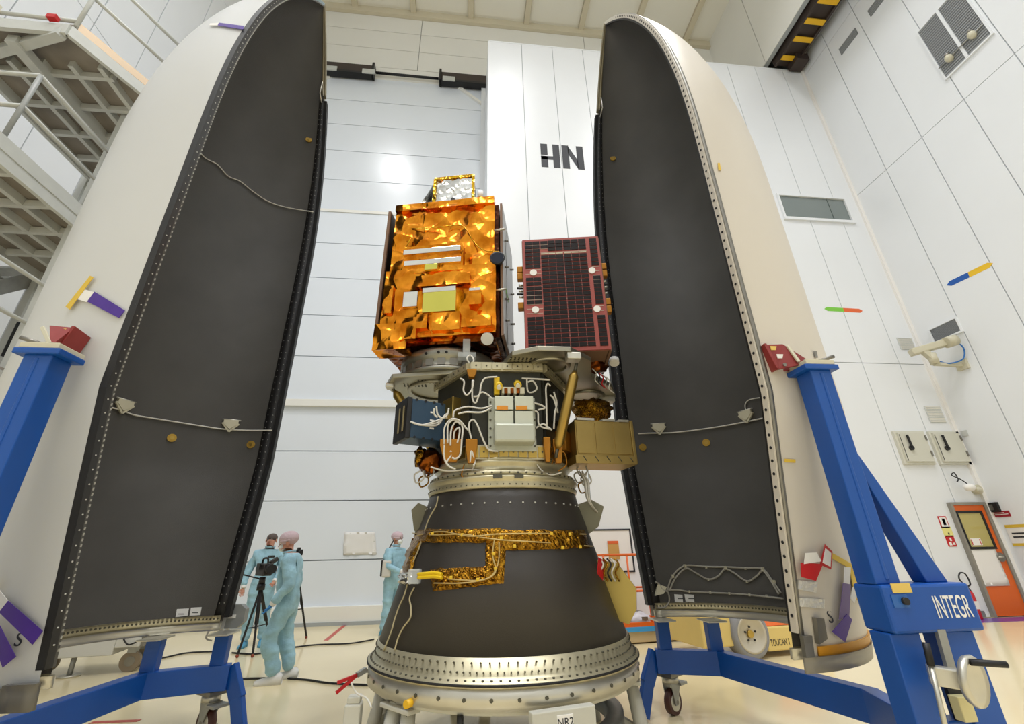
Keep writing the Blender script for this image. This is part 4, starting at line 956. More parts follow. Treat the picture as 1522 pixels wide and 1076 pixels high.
# deck
zd = 2.945
deck = [(-.82, 4.28), (-.72, 4.02), (.26, 3.78), (.3, 3.72), (.38, 3.42), (.59, 3.3), (.87, 3.3), (1.1, 3.5), (1.2, 3.86), (1.5, 4.15), (1.66, 4.5), (1.45, 4.85), (1.1, 4.9), (.8, 5.2), (.1, 5.2), (-.2, 4.9), (-.7, 4.7)]
MB().prism([(x, y, zd) for x, y in deck], (0, 0, .045)).build('deck', mat('deck_alu', 'a8a493', .38, .9, var=.12, vscale=6), Dp, True, bevel=.006)
mb = MB()
for cxx, cyy, rr in ((.74, 3.62, .19), (-.3, 4.35, .3), (1.3, 4.45, .2)):
    o = MB().lathe([(rr-.03, zd-.02), (rr, zd-.02), (rr+.01, zd+.002), (rr-.04, zd+.002), (rr-.03, zd-.02)], 40, c=(cxx, cyy, 0)).build('deck_boss', mat('deck_alu', 'a8a493'), Dp, True)
def holes(poly_c, n, rad):
    for i in range(n):
        for j in range(3): yield (poly_c[0]+(i-n/2)*.035, poly_c[1]+(j-1)*.035)
mb = MB()
for c in ((.5, 3.5), (-.35, 4.1), (-.5, 4.2), (.1, 4.0)):
    for x, y in holes(c, 7, .01): mb.cyl((x, y, zd-.003), (x, y, zd+.001), .009, n=6)
mb.build('deck_holes', HOLE, Dp, True, kind='stuff')
GOLDT = mat('strut_gold', 'b2924a', .33, .85, var=.1, vscale=5)
def strut(a, b, r_):
    a, b = Vector(a), Vector(b); d = (b-a).normalized()
    o = MB().tube([a+d*.07, a+d*.12, b-d*.12, b-d*.07], [r_*.35, r_, r_, r_*.35], 14).build('strut', GOLDT, Dp, True)
    for p, q in ((a, a+d*.08), (b, b-d*.08)): MB().cyl(p, q, r_*.33, n=8).build('rod_end', BOLTD, o, True)
    return o
strut(PY(857, 540, 3.38), PY(826, 680, 3.5), .042)
strut((1.5, 4.55, zd), (1.12, 4.3, 2.2), .04); strut((-.76, 4.22, zd), (-.2, 4.3, 2.15), .045); strut((.1, 5.1, zd), (.2, 4.75, 2.2), .04)
MB().box((-.76, 4.2, zd-.02), (.08, .1, .04)).build('strut_lug', ALU, Dp, True, bevel=.006); MB().box((.9, 3.36, zd-.03), (.12, .1, .06)).build('strut_lug', ALU, Dp, True, bevel=.006)
MB().box((1.55, 4.5, zd-.03), (.14, .14, .06)).build('strut_lug', ALU, Dp, True, bevel=.006)
# front face equipment
yf = AY-HX*.866-.03
def fp(x, y, o=.0): return PY(x, y, yf-o)
def facebox(name, x0, y0, x1, y1, dep, m, par=Dp, bev=.004):
    a, b = fp(x0, y0), fp(x1, y1); return MB().box2(a.x, b.x, yf-dep, yf+.005, b.z, a.z).build(name, m, par, True, bevel=bev)
eb = thing('electronics_box', 'pale grey electronics box with orange strips on the dispenser front face', 'electronics', tuple(fp(761, 668)))
facebox('base_plate', 726, 592, 797, 672, .03, BOXGREY, eb); facebox('lower_housing', 733, 636, 792, 664, .17, BOXGREY, eb, .02)
for i in (0, 1):
    for j in (0, 1):
        facebox('module', 734+29*i, 595+22*j, 761+29*i, 615+22*j, .12, mat('module_pale', 'c8cbbb', .42, .2), eb)
for (x0, y0) in ((738, 603), (767, 603), (768, 630)):
    a, b = PY(x0, y0, yf-.124), PY(x0+17, y0+6, yf-.124); MB().box2(a.x, b.x, yf-.124, yf-.118, b.z, a.z).build('orange_strip', mat('strip_orange', 'd58a22', .5), eb, True)
for k in range(6):
    for x in (729, 795): a = PY(x, 598+13*k, yf-.03); MB().cyl(a, a-Vector((0, .012, 0)), .009, n=8).build('bolt', BOLTD, eb, True)
for i, (x, y) in enumerate(((741, 572), (769, 570))):
    a = fp(x, y, .06); o = MB().cyl(a, a-Vector((0, .04, .03)), .032, n=14).build('connector_ring', mat('connector_yellow', 'e6c11c', .4), eb, True)
    MB().cyl(a-Vector((0, .03, .02)), a-Vector((0, .05, .04)), .02, n=12).build('connector_core', ALU, o, True)
facebox('connector_bracket', 734, 563, 742, 588, .05, mat('connector_yellow', 'e6c11c', .4), eb); facebox('connector_housing', 745, 580, 778, 590, .09, BEIGEP, eb)
for x in (748, 757, 766): facebox('brown_block', x, 582, x+5, 590, .1, FOILB, eb)
# kapton brackets and boxes on the core
for (x0, y0, x1, y1) in ((692, 655, 709, 690), (655, 655, 686, 688), (806, 652, 818, 688), (820, 655, 836, 690), (694, 552, 708, 564)):
    a, b = fp(x0, y0), fp(x1, y1); e_ = (b.x-a.x)*.22
    MB().prism([(a.x, yf, a.z), (b.x, yf, a.z), (b.x, yf, a.z*.7+b.z*.3), (b.x-e_, yf, b.z), (a.x+e_, yf, b.z), (a.x, yf, a.z*.7+b.z*.3)], (0, -.06, 0)).build('kapton_bracket', KAPT, Dp, True, bevel=.004)
def kbox(name, c, d, rz_, m, par=Dp): return MB().box((0, 0, 0), d, Matrix.Translation(Vector(c)) @ Matrix.Rotation(rz_, 4, 'Z')).build(name, m, par, True, bevel=.006)
kbox('side_unit', (-.12, 3.8, 2.55), (.18, .12, .22), -1.0, ALODINE); kbox('side_unit', (-.1, 3.82, 2.3), (.2, .14, .2), -1.0, FOILB); kbox('side_unit', (.82, 3.8, 2.6), (.16, .12, .3), 1.0, mat('core_dark', '201f1a')); kbox('side_unit', (.88, 3.9, 2.3), (.2, .14, .18), 1.0, KAPT)
# harness: white cable loops over the core
def fcable(pts, m=CABLEW, r_=.0075, o=.06, par=Dp):
    return MB().tube(catmull([fp(x, y, o+.02*noise.noise(Vector((x*.1, y*.1, 0)))) for x, y in pts], 5), r_, 6).build('cable', m, par, True)
sx = lambda pts: [(560+x/5.977, 520+y/5.977) for x, y in pts]
for pts in ([(600, 840), (600, 700), (640, 630), (680, 610), (740, 630), (790, 690), (810, 710)], [(630, 830), (630, 690), (650, 640), (700, 620), (760, 680), (755, 800), (740, 930), (700, 965), (670, 955)],
            [(655, 850), (660, 720), (690, 650), (720, 640), (740, 660)], [(680, 840), (690, 730), (730, 690), (735, 740), (715, 830)], [(600, 850), (600, 960), (640, 1030), (700, 1060)], [(650, 900), (670, 920), (620, 1000), (640, 1030)],
            [(840, 790), (820, 700), (825, 640), (860, 620), (895, 670), (930, 760), (960, 830), (1000, 890), (1080, 900)], [(860, 270), (845, 350), (800, 400), (770, 360), (775, 280), (740, 255)], [(850, 270), (850, 430), (880, 470), (910, 400), (940, 375), (990, 400), (1030, 440)],
            [(860, 415), (910, 400), (930, 300), (970, 250), (1070, 240)], [(680, 600), (690, 545), (740, 520), (820, 505), (930, 520), (1025, 495)], [(720, 570), (800, 552), (930, 555), (1020, 515)], [(830, 1000), (840, 900), (870, 990), (860, 1030)], [(530, 500), (540, 570), (580, 605), (625, 580), (640, 520)], [(510, 520), (510, 570), (540, 600)]):
    fcable(sx(pts))
s2 = lambda pts: [(740+x/6.727, 480+y/6.727) for x, y in pts]
for pts in ([(290, 560), (300, 680), (350, 690), (390, 650), (350, 580), (300, 590)], [(240, 555), (380, 560), (520, 570)], [(490, 1060), (485, 800), (480, 650), (500, 605), (525, 630)], [(360, 800), (430, 820), (470, 850), (400, 870)], [(365, 880), (400, 900), (405, 1000), (440, 1040), (520, 1060)], [(380, 1050), (450, 1010), (500, 1040), (540, 1070)], [(560, 690), (590, 800), (570, 900), (560, 1060)], [(520, 720), (560, 760), (600, 900)]):
    fcable(s2(pts), o=.07)
for pts in ([(705, 690), (702, 705), (720, 712), (740, 706)], [(640, 694), (665, 700), (700, 698), (740, 702)], [(690, 690), (686, 706), (692, 712)], [(798, 690), (806, 700), (820, 706), (835, 702)], [(820, 690), (826, 678), (838, 672), (842, 690), (830, 700)]): fcable(pts, (CABLEW, KAPT)[len(pts) % 2], .006, -.02)
# foil bundle hanging below both ends of the core
def blob(name, c, r_, m, par, seed=0, amp=.35, nu=22, nv=16):
    mb = MB(); mb.ball((0, 0, 0), 1, nu, nv); r_ = Vector(r_); out = []
    for v in mb.v:
        v = Vector(v); k_ = 1+amp*noise.noise(v*2.2+Vector((seed, seed, 0)))+amp*.5*noise.noise(v*5+Vector((0, seed, 3)))
        out.append((c[0]+v.x*r_[0]*k_, c[1]+v.y*r_[1]*k_, c[2]+v.z*r_[2]*k_))
    mb.v = out; return mb.build(name, m, par, True)
blob('foil_bundle', PY(640, 686, 3.95), (.1, .1, .11), FOILB, Dp, 2); blob('foil_bundle', PY(625, 680, 3.95), (.05, .06, .09), FOILT, Dp, 5); blob('foil_bundle', PY(885, 540, 4.0), (.12, .12, .1), FOILB, Dp, 8); blob('foil_bundle', PY(880, 610, 4.25), (.2, .14, .12), FOILT, Dp, 11, .3)
o = MB().cyl(PY(913, 540, 4.0), PY(914, 537, 4.0)+Vector((.0, .02, .03)), .05, n=18).build('white_disc', PAPER, Dp, True)
for k, (x, y) in enumerate(((640, 692), (625, 700), (632, 706), (862, 700), (872, 705), (868, 715), (866, 690))):
    c = PY(x, y, 3.9); MB().tube(catmull([c, c+Vector((-.05, .02, -.03)), c+Vector((-.03, 0, -.1)), c+Vector((.03, -.02, -.07)), c+Vector((.02, 0, .0))], 5), .007, 6).build('cable', (CABLEG, CABLEW, FOILT)[k % 3], Dp, True)
for k in range(4): c = PY(868+2*k, 715, 3.85); MB().tube(catmull([PY(862, 702, 3.9), c, PY(874+k, 745, 3.8), cpt(874, 765, .1)], 5), .008, 6).build('cable', (CABLEG, CABLEW)[k % 2], Dp, True)
for k in range(5): c = PY(880+5*k, 548+3*k, 3.9); MB().tube(catmull([c, c+Vector((.04, 0, -.05)), c+Vector((.02, 0, -.12)), c+Vector((.08, .03, -.16))], 4), .006, 6).build('cable', (CABLEW, CABLEB, REDTAG, CABLEG)[k % 4], Dp, True)
# wire bunch at the deck edge and perspex guide
MB().tube(catmull([PY(701, 560, 3.6), PY(700, 545, 3.6), PY(694, 533, 3.6), PY(699, 528, 3.62), PY(704, 535, 3.6), PY(700, 548, 3.6)], 5), .008, 6).build('cable', CABLEW, Dp, True)

# ------------------------------------------------------------------ deployers
dB = thing('cubesat_deployer', 'dark blue deployer box with black ribbed end on the dispenser core', 'deployer', (-.36, 3.86, 2.28), radians(28))
MB().box2(-.19, .3, -.14, .14, 0, .34).build('body', BOXBLUE, dB, bevel=.006)
MB().box2(-.235, -.19, -.15, .15, -.01, .35).build('end_door', BLACK, dB, bevel=.008)
for k in range(2): MB().box2(-.243, -.235, -.09+.1*k, -.07+.1*k, .06, .28).build('door_bar', mat('bar_tan', '8d815f', .5), dB)
for k in range(6):
    for z in (.004, .332): MB().cyl((-.15+.08*k, -.146, z+.002), (-.15+.08*k, -.138, z+.002), .012, n=8).build('lug', BLACK, dB)
for z in (.1, .17, .24): MB().box((.0, -.143, z), (.04, .004, .014)).build('label_strip', PAPER, dB)
for k in range(3): MB().tube(catmull([(-.2, -.15, .13), (-.1, -.17, .11), (.04, -.17, .13+.02*k), (.1, -.18, .22-.01*k), (.18, -.17, .26-.03*k), (.28, -.16, .2)], 5), .008, 6).build('cable', CABLEW, dB)
dG = thing('cubesat_deployer', 'gold coloured long deployer box with panelled side on the dispenser core', 'deployer', tuple(PY(893, 690, 3.9)), radians(7))
z0 = dG.location.z; gw = .27
TANM = mat('deployer_tan', 'b39a5c', .4, .75, var=.12, vscale=6)
MB().box2(-gw, gw, -.12, .2, .0, .37).build('body', TANM, dG, bevel=.005)
for k in range(3): MB().box2(-gw+.01+.18*k, -gw+.17+.18*k, -.128, -.12, .07, .35).build('side_panel', TANM, dG, bevel=.002)
MB().box2(-gw-.02, gw+.02, -.14, .2, -.02, .05).build('lower_rail', TANM, dG, bevel=.004); MB().box2(gw, gw+.03, -.13, .2, -.01, .385).build('end_door', TANM, dG, bevel=.004)
for (x0, x1) in ((-.25, -.08), (0.0, .12), (.16, .26)): MB().box2(x0, x1, -.13, -.05, .37, .39).build('top_tab', ALU, dG)
for k in range(5): MB().tube([(-gw+.08+.11*k, -.142, .0), (-gw+.05+.11*k, -.142, .045)], .004, 5).build('rail_slot', BOLTD, dG)

# ------------------------------------------------------------------ gold foil satellite
SB = (-.19, 4.38, 3.25); RB = radians(-12.3)
G = thing('foil_satellite', 'orange gold foil covered satellite with mirror radiators on a metal ring', 'satellite', SB, RB)
MG = origin(G); MGi = MG.inverted()
def gl(x, y, yl=-.5):
    """photo point -> local point on the plane local y = yl"""
    o = MGi @ CAMP; d = MGi.to_3x3() @ ray(x, y); return o+d*((yl-o.y)/d.y)
def crumple(p, amp, sc, seed):
    v = Vector(p)*sc+Vector((seed, seed*.7, 0)); d, _ = noise.voronoi(v); r_ = d[1]-d[0]
    return amp*(noise.noise(v*.8)*.9+noise.noise(v*2.3)*.35-.6*max(0, .25-r_)*2)
def foilbox(name, x0, x1, y0, y1, z0, z1, m, par, amp=.02, sc=5., step=.045, bulge=None, seed=0):
    mb = MB(); C3 = Vector(((x0+x1)/2, (y0+y1)/2, (z0+z1)/2))
    def face(o, u, v, n):
        nu = max(2, int(u.length/step)); nv = max(2, int(v.length/step)); vs = []
        for j in range(nv+1):
            for i in range(nu+1):
                p = o+u*(i/nu)+v*(j/nv); e = min(i, nu-i, j, nv-j)
                q = p+n*(crumple(p, amp, sc, seed)+(bulge(p) if bulge else 0)) if e else p+(p-C3).normalized()*crumple(p, amp*.4, sc, seed)
                vs.append(q)
        w_ = nu+1; mb.add(vs, [(j*w_+i, j*w_+i+1, (j+1)*w_+i+1, (j+1)*w_+i) for j in range(nv) for i in range(nu)], True)
    X, Y, Z = Vector((x1-x0, 0, 0)), Vector((0, y1-y0, 0)), Vector((0, 0, z1-z0)); O = Vector((x0, y0, z0))
    face(O, X, Z, Vector((0, -1, 0))); face(O+Y+X, -X, Z, Vector((0, 1, 0))); face(O+X, Y, Z, Vector((1, 0, 0))); face(O+Y, -Y, Z, Vector((-1, 0, 0))); face(O+Z, X, Y, Vector((0, 0, 1))); face(O+Y, X, -Y, Vector((0, 0, -1)))
    return mb.build(name, m, par)
hw = .565
foilbox('foil_body', -hw, hw, -.5, .5, .04, 1.75, FOIL, G, .03, 5., .03, seed=1)
foilbox('foil_lower_front', -hw-.01, hw+.02, -.57, -.46, .06, .86, FOIL, G, .024, 6., .028, seed=4)
foilbox('foil_skirt', -hw-.03, hw-.0, -.5, .3, .01, .12, FOILB, G, .03, 7., .035, seed=8)
foilbox('foil_corner', -hw-.05, -.28, -.6, -.4, -.06, .22, FOIL, G, .03, 7., .03, seed=11)
def gbox(name, x0, y0, x1, y1, m, dep, yl=-.52, th=.03, par=G, foil=False, rot=0):
    a, b, c_, d_ = gl(x0, y0, yl), gl(x1, y0, yl), gl(x1, y1, yl), gl(x0, y1, yl)
    xa, xb = (a.x+d_.x)/2, (b.x+c_.x)/2; za, zb = (c_.z+d_.z)/2, (a.z+b.z)/2
    if foil: return foilbox(name, xa, xb, yl-dep, yl+th, za, zb, m, par, .012, 9., .022, seed=x0)
    return MB().box2(xa, xb, yl-dep, yl+th, za, zb).build(name, m, par, bevel=.003)
gbox('foil_hood', 602, 368, 690, 408, FOIL, .05, foil=True)
gbox('mirror_bar', 603, 374, 686, 381, MIRROR, .07); gbox('mirror_bar', 604, 391, 687, 398, MIRROR, .075); gbox('mirror_tab', 634, 399, 653, 407, MIRRORY, .08)
gbox('radiator', 600, 435, 621, 457, MIRROR, .02, -.585); gbox('radiator', 629, 431, 678, 464, MIRRORY, .02, -.585); gbox('radiator_edge', 629, 428, 678, 435, MIRROR, .024, -.585)
gbox('foil_ledge', 620, 412, 700, 428, FOIL, .06, -.56, foil=True)
for (x0, y0, x1, y1, dp_) in ((698, 432, 716, 455, .04), (621, 470, 637, 491, .05), (643, 466, 684, 492, .03), (687, 472, 731, 488, .05), (573, 428, 585, 468, .04), (596, 474, 620, 506, .03)):
    gbox('foil_cover', x0, y0, x1, y1, FOIL, dp_, -.585, foil=True)
gbox('cover_strip', 699, 433, 716, 437, MIRROR, .07, -.585)
# foil seams on the upper front
for pts in ([(612, 340), (640, 339), (680, 335), (692, 340), (705, 360), (720, 372), (742, 374)], [(604, 390), (594, 404), (590, 420)], [(610, 355), (600, 375)]):
    MB().tube(catmull([gl(x, y, -.53) for x, y in pts], 5), .006, 5).build('seam', FOILY, G)
# side solar wings, seen edge on
MB().box2(-hw-.085, -hw-.055, -.52, .5, .1, 1.72).build('solar_wing', SOLEDGE, G); MB().box2(-hw-.055, -hw-.05, -.5, .48, .12, 1.7).build('wing_cells', CELL, G)
wg = MB().box2(hw+.06, hw+.085, -.5, .46, .06, 1.7).build('solar_wing', SOLEDGE, G)
MB().box2(hw+.085, hw+.09, -.485, .44, .08, 1.68).build('wing_back', mat('wing_grey', 'c4c8cd', .4), wg)
for z in (1.3, .95, .55, .3):
    for y in (-.35, .2): MB().tube([(hw+.09, y, z), (hw+.13, y, z)], .012, 8).build('wing_stud', ALUD, wg)
for z in (1.3, .55): MB().tube([(hw+.0, -.53, z), (hw+.12, -.53, z+.01)], .012, 8).build('hinge_rod', ALU, G)
MB().box2(hw+.09, hw+.094, -.3, -.1, .66, .72).build('wing_tape', GREEN, wg)
for z0, z1 in ((.1, .9), (.9, 1.55)): MB().tube([(hw+.092, -.2, z0), (hw+.092, -.28, (z0+z1)/2), (hw+.092, -.2, z1)], .003, 4).build('wing_wire', BOLTD, wg)
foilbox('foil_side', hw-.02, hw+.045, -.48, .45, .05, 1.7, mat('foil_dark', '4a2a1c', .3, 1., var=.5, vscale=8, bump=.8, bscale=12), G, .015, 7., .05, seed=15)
c = gl(739, 383, -.58); o = MB().cyl(c, c+Vector((0, .08, 0)), .065, .05, 20).build('nozzle', mat('nozzle_dark', '141a2a', .3, .4), G); MB().lathe([(.066, 0), (.078, 0), (.078, .012), (.066, .012), (.066, 0)], 22).build('nozzle_ring', BLACK, o).matrix_local = Matrix.Translation(c) @ Matrix.Rotation(-pi/2, 4, 'X')
c = gl(724, 504, -.55); MB().cyl(c, c+Vector((0, .02, .02)), .06, n=20).build('white_disc', PAPER, G)
# top instrument in silver and gold film
fb = .0
zt = 1.75; a = gl(645, 303, -.38); b = gl(703, 300, -.38); t1 = gl(648, 267, -.38); t2 = gl(703, 269, -.38)
def film(name, P_, m, amp=.012, n=10, seed=0):
    A0, B0, C0, D0 = [Vector(p) for p in P_]; nn = (B0-A0).cross(D0-A0).normalized(); vs = []
    for j in range(n+1):
        for i in range(n+1):
            u, v = i/n, j/n; p = A0*(1-u)*(1-v)+B0*u*(1-v)+C0*u*v+D0*(1-u)*v; e = min(i, n-i, j, n-j)
            vs.append(p+nn*(crumple(p, amp, 9., seed) if e else 0))
    return MB().add(vs, [(j*(n+1)+i, j*(n+1)+i+1, (j+1)*(n+1)+i+1, (j+1)*(n+1)+i) for j in range(n) for i in range(n)], True)
dv = Vector((0, .45, 0)); l0 = gl(626, 305, -.2); ht = t1.z
F0, F1, F2, F3 = a, b, Vector((b.x, b.y, ht)), Vector((a.x, a.y, ht))
B0, B1 = gl(625, 302, -.3), gl(708, 298, -.3); B2, B3 = gl(707, 279, -.2), gl(637, 286, -.2)
fr = film('instrument_front', (F0, F1, F2, F3), FOILS).build('instrument_front', FOILS, G)
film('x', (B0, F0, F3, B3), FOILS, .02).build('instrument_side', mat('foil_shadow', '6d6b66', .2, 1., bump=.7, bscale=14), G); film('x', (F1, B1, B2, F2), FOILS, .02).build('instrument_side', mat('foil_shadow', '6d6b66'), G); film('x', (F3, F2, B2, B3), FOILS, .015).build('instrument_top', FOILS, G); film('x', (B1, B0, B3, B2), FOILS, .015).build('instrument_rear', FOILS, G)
for p, q in ((F0, F3), (F3, F2), (F2, F1)): MB().bar(p+Vector((0, -.01, 0)), q+Vector((0, -.01, 0)), .035, .012, (0, 1, 0)).build('gold_edging', FOILY, G)
c = gl(673, 296, -.42); MB().cyl(c, c+Vector((0, .03, 0)), .025, n=14).build('lens_port', BLACK, G)
c = gl(714, 292, -.35); MB().cyl(c-Vector((0, 0, .03)), c+Vector((0, 0, .07)), .035, n=14).build('white_cap', PAPER, G)
foilbox('foil_roof_roll', -hw, hw, -.53, -.42, 1.7, 1.79, FOIL, G, .02, 9., .03, seed=21)
# metal ring below
RG = thing('separation_ring', 'grey metal separation ring between deck and gold foil satellite', 'ring', (-.19, 4.38, zd+.045))
MB().lathe([(.44, 0), (.535, 0), (.535, .03), (.49, .045), (.485, .13), (.505, .14), (.505, .22), (.48, .25), (.44, .25), (.44, 0)], 72).build('ring', mat('ring_grey', '9b9a8f', .42, .85, var=.1, vscale=5), RG)
rb = boxmesh('ring_tab', (.075, .012, .07), ALUD)
for k in range(26): a_ = 2*pi*k/26; piece('ring_tab', rb, RG, (.492*cos(a_), .492*sin(a_), .09), (0, 0, a_+pi/2))
mb = MB()
for a_ in (-2.0, -1.75, -1.6, -1.2): mb.cyl((.5*cos(a_), .5*sin(a_), .18), (.512*cos(a_), .512*sin(a_), .18), .014, n=10)
mb.build('ring_holes', HOLE, RG, kind='stuff')
pg = thing('perspex_guide', 'clear perspex guide bracket standing on the deck before the gold satellite', 'bracket', tuple(PY(693, 532, 3.8)))
q_ = pg.location
MB().box2(q_.x-.035, q_.x+.035, 3.78, 3.86, q_.z, q_.z+.19).build('upright', ACRYL, pg, True, bevel=.004); MB().box2(q_.x-.08, q_.x+.09, 3.77, 3.87, q_.z, q_.z+.05).build('foot', ACRYL, pg, True, bevel=.004)
MB().cyl((q_.x-.02, 3.82, q_.z+.1), (q_.x+.03, 3.82, q_.z+.1), .02, n=10).build('screw', ALU, pg, True)

# ------------------------------------------------------------------ solar panelled satellite
RS_ = radians(-9.4); pw, ph, pd = .79, 1.3, .66
fm_ = Vector((.93, 3.62, 3.1)); bk = Vector((sin(-RS_), cos(RS_), 0))
SS = thing('solar_satellite', 'box satellite with reddish panel of dark solar cells and white buttons', 'satellite', tuple(fm_+bk*pd/2), RS_)
MB().box2(-pw/2+.01, pw/2-.01, -pd/2+.02, pd/2, .02, ph-.01).build('body', SOLEDGE, SS, bevel=.004)
pan = MB().box2(-pw/2, pw/2, -pd/2, -pd/2+.022, 0, ph).build('solar_panel', SOLRED, SS)
MB().box2(-pw/2-.006, pw/2+.006, -pd/2+.022, -pd/2+.03, -.004, ph+.004).build('panel_edge', SOLEDGE, SS)
MB().box2(pw/2-.01, pw/2+.012, -pd/2+.03, pd/2-.02, .0, ph).build('side_panel', SOLEDGE, SS)
rh = ph/25.6; cm = MB().box((0, 0, 0), (.073, .006, rh*.78)).mesh('solar_cell', CELL)
cm2 = cm
def cells(us, v0, v1):
    n = int(round((v1-v0)*25.6)); 
    for u in us:
        for i in range(n): piece('solar_cell', cm, pan, (-pw/2+u*pw, -pd/2-.004, ph*(1-v0-(i+.5)*(v1-v0)/n)))
mb = MB()
for i in range(1, 25):
    for u0, u1 in ((.03, .228), (.236, .832), (.88, .97)):
        v = i/25.6+.02; mb.box2(-pw/2+u0*pw, -pw/2+u1*pw, -pd/2-.003, -pd/2, ph*(1-v)-.003, ph*(1-v)+.003)
mb.build('row_lines', mat('row_line', 'b7a596', .4, .4), pan, kind='stuff')
cells((.08, .178), .02, .285); cells((.08, .178), .362, .61); cells((.08, .178), .712, .975)
uc = (.285, .382, .48, .583, .682, .782)
cells(uc[:1], .02, .10); cells(uc[1:], .02, .125); cells(uc, .16, .975)
cells((.925,), .02, .285); cells((.925,), .375, .63); cells((.925,), .72, .975)
for u, v in ((.13, .322), (.135, .655), (.875, .33), (.885, .672)):
    MB().cyl((-pw/2+u*pw, -pd/2-.012, ph*(1-v)), (-pw/2+u*pw, -pd/2, ph*(1-v)), .034, n=20).build('white_button', PAPER, pan)
for k in range(6): MB().box((-pw/2+uc[k]*pw, -pd/2-.002, ph*(1-.148)), (.07, .004, .012)).build('bus_bar', BEIGEP, pan)
for sx_, zz_ in ((-1, (.98, .90, .55)), (1, (.97, .885, .55, .465))):
    for z in zz_: MB().box((sx_*(pw/2+.035), -pd/2+.1, z), (.06, .07, .07)).build('kapton_block', KAPT, SS, bevel=.006)
for sx_ in (-1, 1):
    for k in range(5): MB().cyl((sx_*(pw/2+.01), -pd/2+.1, .66+.035*k), (sx_*(pw/2+.05+.02*(k % 2)), -pd/2+.09, .66+.035*k), .012, n=8).build('connector', (ALU, BLACK)[k % 2], SS)
MB().lathe([(.16, -.11), (.2, -.11), (.2, -.02), (.22, 0.02), (.16, .02), (.16, -.11)], 40).build('mount_ring', ALU, SS)

# ------------------------------------------------------------------ people
def skinmesh(name, V, E, R, level=2):
    me = bpy.data.meshes.new(name); me.from_pydata([tuple(v) for v in V], E, []); o = bpy.data.objects.new(name, me); COL.objects.link(o)
    o.modifiers.new('skin', 'SKIN'); sk = me.skin_vertices[0].data
    for i, r_ in enumerate(R): sk[i].radius = r_ if isinstance(r_, tuple) else (r_, r_); sk[i].use_root = (i == 0)
    s_ = o.modifiers.new('sub', 'SUBSURF'); s_.levels = level; s_.render_levels = level
    bpy.context.view_layer.update(); dg = bpy.context.evaluated_depsgraph_get(); m2 = bpy.data.meshes.new_from_object(o.evaluated_get(dg)); bpy.data.objects.remove(o)
    return m2
def hand(par, wrist, d, m, curl=.4, side=1, bend=(0, -1, 0)):
    """palm, four fingers and a thumb leaving the side of the palm"""
    wrist = Vector(wrist); d = Vector(d).normalized(); b = Vector(bend); b = (b-d*b.dot(d)).normalized(); x = d.cross(b)*side
    V = [wrist, wrist+d*.045, wrist+d*.085]; E = [(0, 1), (1, 2)]; R = [(.022, .02), (.036, .016), (.04, .015)]
    for k, (o_, l_) in enumerate(((-.03, .062), (-.01, .075), (.01, .07), (.03, .055))):
        p0 = wrist+d*.09+x*o_; p1 = p0+(d*.85+b*curl*.5)*l_*.45; p2 = p1+(d*(1-curl)+b*curl)*l_*.55; n = len(V)
        V += [p0, p1, p2]; E += [(2, n), (n, n+1), (n+1, n+2)]; R += [.009, .0085, .007]
    n = len(V); V += [wrist+d*.035-x*.036, wrist+d*.07-x*.052+b*.012, wrist+d*.095-x*.05+b*.025]; E += [(1, n), (n, n+1), (n+1, n+2)]; R += [.011, .0095, .008]
    me = skinmesh('hand', V, E, R, 1); me.materials.append(m)
    for p in me.polygons: p.use_smooth = True
    return piece('hand', me, par)
